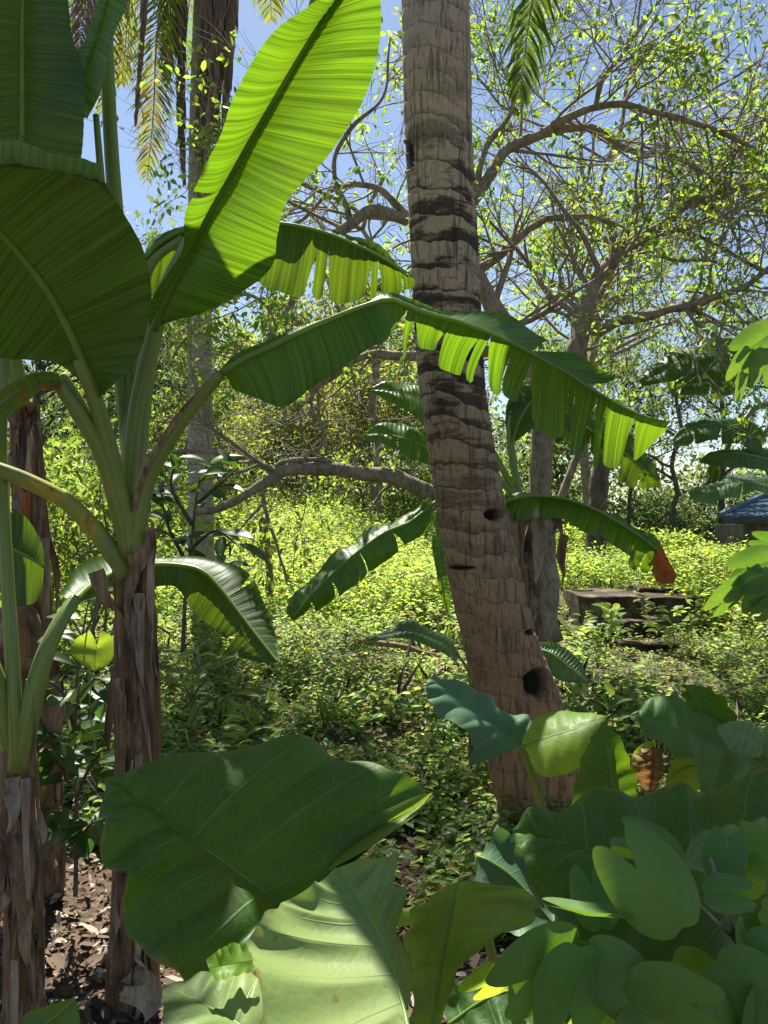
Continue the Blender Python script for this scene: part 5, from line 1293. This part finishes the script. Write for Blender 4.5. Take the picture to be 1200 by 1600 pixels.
# ------------------------------------------------------------------ bushes
def bush(label, px, d, w, h, seed, mat='tree_mid', n=2600, size=.08, name='bush', cl=26, stems=8, depth=None, bark='twig', zoff=0, cat='bush', aspect=.45):
    rng = random.Random(seed); g = np.random.default_rng(seed)
    x = (px - 600) / F * d; z = H(x, d) + zoff; t = thing(name, label, cat, (x, d, z))
    dep = depth or w * .7; cc = []
    for k in range(cl):
        a = rng.uniform(0, 6.28); rad = rng.uniform(.1, 1) ** .6; zz = rng.uniform(.12, 1)
        k_ = math.sqrt(max(.08, 1 - (zz - .45) ** 2 * 2.2)); cc.append(Vector((x + math.cos(a) * rad * w * .5 * k_, d + math.sin(a) * rad * dep * .5 * k_, z + zz * h * rng.uniform(.75, 1.08))))
    b = MB()
    for k in range(min(stems, cl)):
        p0 = Vector((x + rng.uniform(-.15, .15) * w, d + rng.uniform(-.1, .1), z - .1)); p1 = cc[k]; md = p0.lerp(p1, .5) + Vector((rng.gauss(0, .1) * w, rng.gauss(0, .1), .1 * h))
        q = splinev([p0, md, p1], 10); b.tube(q, [.02 * (1 - .8 * i / 9) * max(.6, h / 2) for i in range(10)], 5)
        for kk in range(3):
            e = cc[(k * 3 + kk) % cl]; i = rng.randint(3, 8); q2_ = splinev([q[i], q[i].lerp(e, .5) + Vector((0, 0, .1)), e], 7); b.tube(q2_, [.007] * 7, 4)
    b.build('stems', M[bark], t)
    idx = g.integers(0, cl, n); C0 = arr(cc)[idx]; sg = np.array([w, dep, h * 1.1]) * .10
    off = g.normal(0, 1, (n, 3)) * sg
    ax = off / np.linalg.norm(off, axis=1, keepdims=True) + g.normal(0, .5, (n, 3)) + np.array([0, 0, -.1])
    nr = g.normal(0, .6, (n, 3)) + np.array([0, -.1, 1.0]); ln = size * g.uniform(.6, 1.3, n)
    c = C0 + off; c[:, 2] = np.maximum(c[:, 2], z + .02)
    leaf_cloud('foliage', M[mat], c, ax, nr, ln, ln * aspect * g.uniform(.8, 1.2, n), t)
BU = [
 ('tangled olive thicket behind the slim grey palm', 330, 22, 4.6, 2.6, 1, 'tree_olive', 4200, .12),
 ('bright green bush on the slope left of the slim palm', 225, 15, 2.2, 1.9, 2, 'tree_bright', 2400, .085),
 ('yellow green thicket between the slim palm and the grey limb', 440, 24, 4.4, 2.4, 3, 'tree_bright', 4200, .12),
 ('sunlit thicket hung with dry vines above the grey limb', 545, 22, 3.8, 3.4, 4, 'tree_olive', 4200, .11),
 ('dense green bush beyond the limb beside the palm trunk', 630, 23, 4.0, 3.0, 5, 'tree_bright', 3600, .12),
 ('dark leafy bush in the shade behind the left banana stems', 120, 7.0, 1.5, 1.9, 6, 'tree_mid', 2000, .09),
 ('pale leaved bush glimpsed between the banana stalks', 150, 11, 1.8, 2.0, 7, 'tree_bright', 2200, .085),
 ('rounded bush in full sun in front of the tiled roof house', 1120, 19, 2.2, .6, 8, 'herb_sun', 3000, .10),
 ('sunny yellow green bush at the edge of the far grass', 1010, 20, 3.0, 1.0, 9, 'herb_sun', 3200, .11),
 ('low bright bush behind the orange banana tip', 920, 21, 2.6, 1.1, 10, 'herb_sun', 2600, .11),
 ('grey green bush below the pale gap of sky', 985, 30, 4.5, 2.0, 11, 'tree_dark', 3800, .15),
 ('blue green hedge like bush far left of the house', 1065, 31, 4.5, 2.0, 12, 'tree_dark', 3600, .15),
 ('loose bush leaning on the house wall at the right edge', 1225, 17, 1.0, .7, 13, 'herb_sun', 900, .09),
 ('bush rising behind the main palm trunk in the sun', 700, 24, 4.2, 2.8, 14, 'tree_mid', 3600, .13),
 ('broad far bush on the hilltop at left', 90, 24, 5.5, 3.8, 15, 'tree_mid', 4200, .15),
 ('leafy bush below the trunk fork behind the banana', 790, 20, 2.6, 1.9, 16, 'tree_bright', 2600, .10),
]
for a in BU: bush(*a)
# the wood beyond, one mass
g = np.random.default_rng(77); C0 = []; ph = []
for k in range(150):
    f = g.uniform(0, 1); px = g.uniform(-300, 1500); d = g.uniform(30, 46)
    lim = (610 if 180 < px < 460 else 575 if px < 640 else 640 if px < 860 else 718)
    x = (px - 600) / F * d; zt = EYE + (800 - lim - g.uniform(-15, 60)) / F * d; z0 = H(x, d)
    m_ = 330; zz = z0 + (zt - z0) * g.uniform(0, 1, m_) ** .8
    C0.append(np.stack([x + g.normal(0, 1.0, m_), d + g.normal(0, .8, m_), zz], 1))
C0 = np.concatenate(C0); n = len(C0); ln = g.uniform(.14, .34, n)
o = leaf_cloud('woodland', M['tree_dark'], C0, g.normal(0, 1, (n, 3)), g.normal(0, .7, (n, 3)) + np.array([0, -.2, .8]), ln, ln * .55)
tag(o, 'far wood of mixed dark trees closing the view behind everything', 'woodland', kind='stuff')

# ================================================================== dark leaved saplings
def sapling(label, base, stems, leaves_per, size, seed, mat='glossy', name='sapling', cat='sapling', asp=.42, droop=.5, bark='bark_dark', r=.009, start=.2):
    t = thing(name, label, cat, tuple(P(*base))); rng = random.Random(seed); b = MB(); lf = MB()
    for pix in stems:
        q = spline(pix, 20); b.tube(q, [r * (1 - .75 * i / 19) for i in range(20)], 6)
        for k in range(leaves_per):
            f = start + (1 - start) * (k + rng.random()) / leaves_per; p = cat_pt(q, f); tt = (cat_pt(q, min(1, f + .03)) - cat_pt(q, f - .03)).normalized()
            a = rng.uniform(0, 6.28); o = Vector((math.cos(a), math.sin(a) * .7 - .2, rng.uniform(-.2, .5)))
            ax = (tt * .5 + o + Vector((0, 0, -droop * rng.random()))).normalized(); L_ = size * rng.uniform(.6, 1.2)
            pt = p + ax * .02
            ellipse_leaf(lf, pt, ax, Vector((rng.gauss(0, .4), -.35, 1)), L_, L_ * asp * rng.uniform(.85, 1.15), rng.uniform(.1, .45), rng.uniform(.05, .3))
    b.build('stem', M[bark], t); lf.build('foliage', M[mat], t)
sapling('dark glossy sapling drooping between the two banana stems at left', (120, 1380, 2.9), [
    [(118, 1400, 2.9), (120, 1250, 2.9), (118, 1100, 2.9), (128, 1000, 2.85), (140, 930, 2.8)],
    [(119, 1150, 2.9), (100, 1090, 2.8), (72, 1060, 2.75)], [(119, 1100, 2.9), (150, 1060, 2.8), (180, 1090, 2.75)],
    [(119, 1250, 2.9), (140, 1200, 2.8), (170, 1180, 2.72)], [(119, 1200, 2.9), (90, 1150, 2.8), (70, 1160, 2.75)], [(119, 1330, 2.9), (100, 1270, 2.8), (80, 1260, 2.72)], [(119, 1330, 2.9), (140, 1290, 2.8), (165, 1280, 2.72)]], 9, .135, 1)
sapling('dark leafed sapling around the foot of the slim grey palm', (290, 1010, 4.6), [
    [(285, 1030, 4.6), (290, 930, 4.6), (300, 840, 4.6), (310, 760, 4.6), (330, 715, 4.55)], [(292, 880, 4.6), (262, 820, 4.5), (250, 760, 4.5)], [(295, 860, 4.6), (335, 830, 4.5), (370, 850, 4.45)],
    [(300, 820, 4.6), (268, 760, 4.5), (280, 710, 4.5)], [(304, 790, 4.6), (345, 755, 4.5), (372, 730, 4.45)], [(290, 920, 4.6), (330, 900, 4.5), (352, 880, 4.5)]], 9, .19, 2, r=.014)
sapling('bright leaved seedling lit from behind at the foot of the banana', (150, 1200, 2.85), [
    [(150, 1240, 2.9), (158, 1180, 2.9), (165, 1140, 2.88)], [(150, 1230, 2.9), (130, 1190, 2.88), (120, 1150, 2.86)]], 7, .11, 3, mat='tree_bright', name='seedling', cat='plant', r=.004)
sapling('weedy plant with deeply cut leaves right of the banana stem', (300, 1100, 4.2), [
    [(300, 1150, 4.2), (300, 1080, 4.2), (305, 1010, 4.2)], [(300, 1100, 4.2), (280, 1050, 4.2), (262, 1020, 4.15)], [(300, 1090, 4.2), (330, 1050, 4.15), (345, 1020, 4.1)], [(300, 1110, 4.2), (340, 1090, 4.1), (372, 1080, 4.1)]], 12, .13, 4, mat='herb', name='weed', cat='plant', asp=.30, r=.005)
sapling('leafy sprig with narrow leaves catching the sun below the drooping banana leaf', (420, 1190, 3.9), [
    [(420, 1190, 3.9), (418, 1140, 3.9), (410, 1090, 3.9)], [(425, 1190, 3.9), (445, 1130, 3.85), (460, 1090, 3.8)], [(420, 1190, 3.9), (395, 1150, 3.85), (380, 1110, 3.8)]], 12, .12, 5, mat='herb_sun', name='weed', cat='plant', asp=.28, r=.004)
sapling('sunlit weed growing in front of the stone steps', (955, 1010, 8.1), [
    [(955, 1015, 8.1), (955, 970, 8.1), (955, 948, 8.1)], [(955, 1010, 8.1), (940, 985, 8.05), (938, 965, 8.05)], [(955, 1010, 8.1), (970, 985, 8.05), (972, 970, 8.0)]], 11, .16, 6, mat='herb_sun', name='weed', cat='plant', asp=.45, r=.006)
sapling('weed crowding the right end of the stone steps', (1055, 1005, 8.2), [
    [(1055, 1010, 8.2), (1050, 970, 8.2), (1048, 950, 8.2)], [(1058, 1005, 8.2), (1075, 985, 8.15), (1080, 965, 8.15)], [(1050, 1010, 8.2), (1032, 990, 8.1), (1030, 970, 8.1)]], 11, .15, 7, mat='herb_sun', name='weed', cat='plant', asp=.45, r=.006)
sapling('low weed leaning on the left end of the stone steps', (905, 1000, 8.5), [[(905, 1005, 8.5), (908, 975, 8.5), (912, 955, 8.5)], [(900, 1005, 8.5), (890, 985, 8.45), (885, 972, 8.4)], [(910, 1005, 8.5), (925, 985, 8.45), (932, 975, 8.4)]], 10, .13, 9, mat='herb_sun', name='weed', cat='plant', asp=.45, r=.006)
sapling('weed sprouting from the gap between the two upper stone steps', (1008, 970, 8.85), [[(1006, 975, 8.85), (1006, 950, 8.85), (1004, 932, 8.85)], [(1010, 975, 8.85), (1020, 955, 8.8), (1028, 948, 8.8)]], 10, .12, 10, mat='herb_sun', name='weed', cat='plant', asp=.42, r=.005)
sapling('pale green seedling standing up behind the yellow green taro leaf', (958, 1130, 3.2), [[(958, 1150, 3.2), (957, 1115, 3.2), (955, 1085, 3.2)]], 4, .10, 8, mat='tree_bright', name='seedling', cat='plant', asp=.4, r=.004, droop=-.8)
hl = thing('climbing_vine', 'single glowing heart shaped leaf between the banana stems', 'vine', tuple(P(150, 1180, 2.75)))
twig(hl, [(150, 1180, 2.75), (140, 1100, 2.75), (148, 1050, 2.74), (150, 1022, 2.73)], .003)
blade('leaf', hl, [((150, 1022, 2.73), (178, 1010, 2.75), (130, 1040, 2.7)), ((148, 1014, 2.73), (178, 1032, 2.72), (112, 1022, 2.74)), ((146, 1006, 2.73), (172, 1040, 2.7), (110, 1005, 2.75)), ((145, 1020, 2.72), (158, 1048, 2.69), (120, 1035, 2.72)), ((146, 1046, 2.7), (147, 1048, 2.7), (144, 1047, 2.7))] if False else
    [((152, 1010, 2.73), (160, 985, 2.75), (140, 985, 2.74)), ((150, 1015, 2.73), (178, 998, 2.75), (116, 1000, 2.74)), ((149, 1024, 2.72), (178, 1022, 2.73), (110, 1018, 2.72)), ((148, 1035, 2.71), (165, 1042, 2.71), (125, 1036, 2.71)), ((147, 1048, 2.7), (148, 1048, 2.7), (146, 1048, 2.7))],
    'bauhinia_bright', nu=30, nv=8, arch=.006, ripple=(0, 0), und=.006, seed=91, midr=(.0015, .0008), uvlen=1.0)

# ================================================================== steps, post, house, sticks
def concrete():
    m, nt, nd, lk = nodes('mossy_concrete'); geo = N(nt, 'ShaderNodeTexCoord').outputs['Object']
    a = noise_n(nt, geo, 3.5, 5, .65); b_ = noise_n(nt, geo, 22, 4, .65)
    c = ramp(nt, a, [(.38, (.035, .024, .018)), (.54, (.085, .06, .045)), (.72, (.24, .20, .16))])
    c = mixc(nt, ramp(nt, b_, [(.5, 0.0), (.66, .7)]), c, (.06, .065, .03))
    finish(nt, c, None, 0, .9, math_n(nt, 'ADD', a, math_n(nt, 'MULTIPLY', b_, .5)), .8, .03, .2); return m
M['concrete'] = concrete()
st = thing('stone_steps', 'crumbling mossy stone steps half buried in the weeds right of the palm', 'steps', tuple(P(990, 1000, 8.5)))
def slab(x0, x1, ytop, ybot, d, depth, seed, name='step'):
    p0 = P(x0, ybot, d); p1 = P(x1, ytop, d); b = MB(); nx, ny = 26, 10; rng = random.Random(seed)
    def j(x, y, z, e): 
        v = Vector((x, y, z)); k = noise.noise(v * 3.1) * .035 + noise.noise(v * 11) * .014; return v + Vector((k * .5, k, k * e))
    z0 = p0.z - .15
    pro = [(d, z0), (d + .01, z0 * .6 + p1.z * .4), (d, p1.z - .03), (d - .02, p1.z - .022), (d - .02, p1.z - .004), (d, p1.z), (d + depth * .4, p1.z + .004), (d + depth, p1.z), (d + depth, z0)]
    rows = [[j(p0.x + (p1.x - p0.x) * i / nx, y, z, .6) for (y, z) in pro] for i in range(nx + 1)]
    b.grid(rows); 
    for r_, rev in ((rows[0], False), (rows[-1], True)):
        n0 = b.add(r_); f = tuple(range(n0, n0 + len(r_))); b.f.append(f if rev else tuple(reversed(f)))
    return b.build(name, M['concrete'], st)
slab(968, 1062, 1003, 1030, 8.3, .5, 1); slab(966, 1040, 970, 1003, 8.65, .5, 2); slab(905, 1002, 931, 990, 8.95, .8, 3); slab(1012, 1086, 933, 972, 9.1, .7, 5); slab(998, 1060, 919, 934, 9.6, .5, 4)
slab(898, 926, 922, 934, 9.45, .22, 7, 'rubble'); slab(931, 950, 926, 936, 9.35, .16, 8, 'rubble')

po = thing('wooden_post', 'short weathered broken post standing in the sunny grass', 'post', tuple(P(420, 915, 9.0)))
b = MB(); rows = []
q = spline([(421, 930, 9.0), (420, 880, 9.0), (418, 850, 9.0), (414, 828, 9.0), (412, 806, 9.0)], 40)
for i, p in enumerate(q):
    row = []
    for k in range(15):
        a = 2 * math.pi * (k % 14) / 14; c, s_ = math.cos(a), math.sin(a); r_ = .042 * (1 + .45 * noise.noise(Vector((c * 1.5, s_ * 1.5, p.z * 5))) + .3 * noise.noise(Vector((c * 4, s_ * 4, p.z * 14))))
        r_ *= 1.25 if i > 24 else 1; z = p.z - (.10 * max(0, noise.noise(Vector((c * 2, s_ * 2, 3)))) if i > 34 else 0)
        row.append(Vector((p.x + c * r_, p.y + s_ * r_, z)))
    rows.append(row)
rows.append([q[-1] + Vector((0, 0, -.06))] * 15)
b.grid(rows); b.build('post', M['dry'], po)
b = MB(); b.tube(spline([(412, 870, 8.95), (408, 845, 8.93), (405, 812, 8.95)], 8), [.02, .018, .016, .016, .014, .012, .01, .006], 6); b.build('splinter', M['dry'], po)

def roof_mat():
    m, nt, nd, lk = nodes('blue_roof_tile'); geo = N(nt, 'ShaderNodeTexCoord').outputs['Object']
    a = noise_n(nt, geo, 2.5, 4); b_ = noise_n(nt, geo, 1.5, 2)
    finish(nt, mixc(nt, a, (.04, .075, .12), (.10, .16, .22)), None, 0, .5, a, .2, .01, .4); return m
M['roof'] = roof_mat()
M['plaster'] = bark_mat('stained_plaster', (.10, .08, .065), (.22, .185, .155), 2.0, (1, 1, .6), .9, .2)
M['fascia'] = bark_mat('dark_fascia', (.03, .05, .055), (.06, .085, .09), 3, (1, 1, 1), .7, .1)
hs = thing('house', 'house with blue grey tiled roof and stained wall at right edge', 'house', tuple(P(1110, 880, 21.4)))
D = 22.0
x0 = P(1125, 0, D).x; x1 = x0 + 9; zb = H(x0, D) - .3; ze = P(0, 808, D).z
b = MB(); b.box(P(1136, 0, D).x, D, zb, x1, D + 6, ze - .02); b.build('wall', M['plaster'], hs, flat=True)
b = MB(); b.box(P(1102, 0, D).x, D - 1.2, zb, P(1143, 0, D).x - .05, D - 1.0, P(0, 818, D).z); b.build('side_wall', M['plaster'], hs, flat=True)
b = MB(); b.box(x0 - .25, D - .62, ze - .17, x1, D - .55, ze + .02); b.build('fascia', M['fascia'], hs, flat=True)
# hip roof: left slope and front slope with rows of raised tiles
b = MB(); ex, ey = x0 - .3, D - .6; rx, ry, rz = x0 + 3.4, D + 3.2, ze + 1.75
def tiles(fa, fb, n_r, n_c):
    """fa(u): point on the eave, fb(u): point on the ridge"""
    for r_ in range(n_r):
        v0, v1 = r_ / n_r, (r_ + 1.15) / n_r
        rows = [[], []]
        for c_ in range(n_c * 6 + 1):
            u = c_ / (n_c * 6); h = .035 * abs(math.sin(math.pi * u * n_c))
            pa = fa(u).lerp(fb(u), v0); pb = fa(u).lerp(fb(u), min(1, v1))
            rows[0].append(pa + Vector((0, 0, h + .045))); rows[1].append(pb + Vector((0, 0, h * .6)))
        b.grid(rows)
        low = [p - Vector((0, 0, .05)) for p in rows[0]]; b.grid([low, rows[0]])
E0 = Vector((ex, ey, ze)); E1 = Vector((x1, ey, ze)); Rg0 = Vector((rx, ry, rz)); Rg1 = Vector((x1, ry, rz)); E2 = Vector((ex, ey + 7.6, ze))
tiles(lambda u: E0.lerp(E1, u), lambda u: Rg0.lerp(Rg1, u), 13, 30)
tiles(lambda u: E2.lerp(E0, u), lambda u: Rg0.copy(), 13, 24)
b.tube([E0 + Vector((0, 0, .06)), Rg0 + Vector((0, 0, .08))], .09, 8)
b.build('roof', M['roof'], hs, flat=True)
hs.rotation_euler.z = -.40

def stick(label, pts, r, mat='twig', name='fallen_branch'):
    q = spline(pts, 20); b = MB(); b.tube([v + Vector((0, 0, noise.noise(v * 5) * .02)) for v in q], [r * (1 - .5 * i / 19) for i in range(20)], 7)
    o = b.build(name, M[mat]); tag(o, label, 'branch'); return o
def GP(px, d, up=.03):
    x = (px - 600) / F * d; return Vector((x, d, H(x, d) + up))
def stick_g(label, a, r, mat='twig'):
    q = splinev([GP(*v) for v in a], 20); b = MB(); b.tube([v + Vector((0, 0, noise.noise(v * 5) * .02)) for v in q], [r * (1 - .5 * i / 19) for i in range(20)], 7)
    tag(b.build('fallen_branch', M[mat]), label, 'branch')
stick_g('brown fallen branch lying in the weeds left of the palm', [(560, 7.3, .14), (620, 7.25, .16), (690, 7.2, .1)], .035, 'bark_tan')
stick_g('thin pale stick slanting through weeds below the drooping banana leaf', [(350, 4.9, .1), (385, 5.1, .22), (420, 5.3, .32)], .010, 'dry_pale')
stick_g('crooked twig on the bare litter beside the curled taro leaf', [(615, 3.1, .04), (660, 3.15, .07), (700, 3.2, .05), (735, 3.3, .06)], .011, 'bark_tan')
stick_g('thin dry stem lying across the grass at the right', [(1110, 5.8, .12), (1150, 5.9, .2), (1210, 6.0, .28)], .009, 'dry')

# ================================================================== ground cover and litter
def scatter_cover(name, mat, nplant, dmin, dmax, lab, seed, hgt, size, lp, xmax=.72, dens_pow=1.0, keep=None):
    g = np.random.default_rng(seed)
    u = g.uniform(0, 1, nplant); d = dmin * (dmax / dmin) ** (u ** dens_pow); x = g.uniform(-xmax, xmax, nplant) * d
    zz = np.empty(nplant); ok = np.ones(nplant, dtype=bool); hh = np.empty(nplant)
    for i in range(nplant):
        X, Y = float(x[i]), float(d[i]); zz[i] = H(X, Y)
        nv = noise.noise(Vector((X * .9, Y * .9, seed))) ; hh[i] = 1 + .6 * nv
        ok[i] = (keep(X, Y, nv) if keep else True)
    x, d, zz, hh = x[ok], d[ok], zz[ok], hh[ok]; n = len(x)
    L_ = lp; a = g.uniform(0, 6.283, (n, L_)); f = np.tile((np.arange(L_) + .5) / L_, (n, 1)); h = hgt * hh[:, None] * g.uniform(.5, 1.3, (n, 1))
    lean = g.normal(0, .35, (n, 2))
    cx = x[:, None] + lean[:, :1] * h * f + g.normal(0, .02, (n, L_)); cy = d[:, None] + lean[:, 1:] * h * f + g.normal(0, .02, (n, L_)); cz = zz[:, None] + h * f
    c = np.stack([cx, cy, cz], 2).reshape(-1, 3)
    ax = np.stack([np.cos(a), np.sin(a), g.uniform(-.15, .7, (n, L_))], 2).reshape(-1, 3)
    m_ = n * L_; nr = g.normal(0, .35, (m_, 3)) + np.array([0, 0, 1.0]); ln = size * g.uniform(.55, 1.35, m_)
    o = leaf_cloud(name, M[mat], c, ax, nr, ln, ln * g.uniform(.34, .55, m_)); tag(o, lab, name.replace('_', ' '), kind='stuff')
def keep_near(X, Y, nv):
    if X < -.35 - .12 * Y and Y < 3.6: return nv > .25
    if .0 < X < .75 and Y < 3.75: return nv > .30
    if 2.0 < X < 3.1 and 6.4 < Y < 8.3 and X / Y > .285: return False
    if 2.0 < X < 3.3 and 8.15 < Y < 10.3 and not (X > 3.05): return nv > .22
    n2 = noise.noise(Vector((X * 2.3, Y * 2.3, 4.7)))
    return nv > -.28 and n2 > -.30
scatter_cover('ground_cover', 'herb', 19000, 2.8, 11.5, 'low leafy weeds carpeting the shaded ground under the palms', 5, .15, .052, 8, keep=keep_near)
scatter_cover('creeping_weeds', 'herb', 8000, 3.3, 10.5, 'tiny creeping weeds filling gaps between the taller ground plants', 8, .05, .04, 7, keep=lambda X, Y, nv: not (X < -.35 - .12 * Y and Y < 3.6) and not (.0 < X < .75 and Y < 3.75))
scatter_cover('tall_weeds', 'herb', 1300, 3.9, 11.5, 'taller weeds with larger pale leaves standing above the ground cover', 12, .30, .085, 12, keep=lambda X, Y, nv: nv > .05 and not (2.0 < X < 3.3 and 6.4 < Y < 10.3))
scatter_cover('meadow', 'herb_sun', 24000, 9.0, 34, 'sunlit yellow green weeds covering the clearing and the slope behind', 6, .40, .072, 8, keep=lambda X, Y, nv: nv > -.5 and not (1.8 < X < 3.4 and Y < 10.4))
def blades(name, mat, n, dmin, dmax, ln0, ln1, w, lab, seed, tilt, per=5):
    g = np.random.default_rng(seed); d = dmin * (dmax / dmin) ** g.uniform(0, 1, n); x = g.uniform(-.7, .7, n) * d
    ok = np.array([noise.noise(Vector((float(a) * .7, float(b_) * .7, seed))) > -.05 and not (.0 < a < .75 and b_ < 3.75) and not (a < -.35 - .12 * b_ and b_ < 3.6) and not (1.9 < a < 3.3 and 6.2 < b_ < 10) for a, b_ in zip(x, d)])
    x, d = np.repeat(x[ok], per), np.repeat(d[ok], per); m_ = len(x); x = x + g.normal(0, .03, m_); d = d + g.normal(0, .03, m_)
    z = np.array([H(float(a), float(b_)) for a, b_ in zip(x, d)]); ln = g.uniform(ln0, ln1, m_)
    o = leaf_cloud(name, M[mat], np.stack([x, d, z], 1), np.stack([g.normal(0, tilt, m_), g.normal(0, tilt, m_), np.ones(m_)], 1), g.normal(0, 1, (m_, 3)), ln, np.full(m_, w) * g.uniform(.6, 1.4, m_), curl=.3)
    tag(o, lab, name.replace('_', ' '), kind='stuff')
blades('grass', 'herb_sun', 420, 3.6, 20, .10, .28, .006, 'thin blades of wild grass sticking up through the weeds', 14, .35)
blades('dry_stalks', 'litter', 420, 3.3, 20, .15, .4, .005, 'dry brown stalks poking out of the weeds', 15, .6, per=3)
g = np.random.default_rng(9)
n = 20000; d = 2.0 * (9.0 / 2.0) ** g.uniform(0, 1, n); x = g.uniform(-.65, .65, n) * d
z = np.array([H(float(a), float(b_)) for a, b_ in zip(x, d)]) + g.uniform(.004, .03, n)
ln = g.uniform(.012, .06, n) * np.where(g.uniform(0, 1, n) > .96, 2.0, 1)
o = leaf_cloud('leaf_litter', M['litter'], np.stack([x, d, z], 1), np.stack([g.normal(0, 1, n), g.normal(0, 1, n), g.normal(0, .22, n)], 1), g.normal(0, .35, (n, 3)) + np.array([0, 0, 1.0]), ln, ln * g.uniform(.25, .7, n), curl=-.25)
tag(o, 'brown fallen leaves and bark chips littering the dark soil', 'leaf litter', kind='stuff')
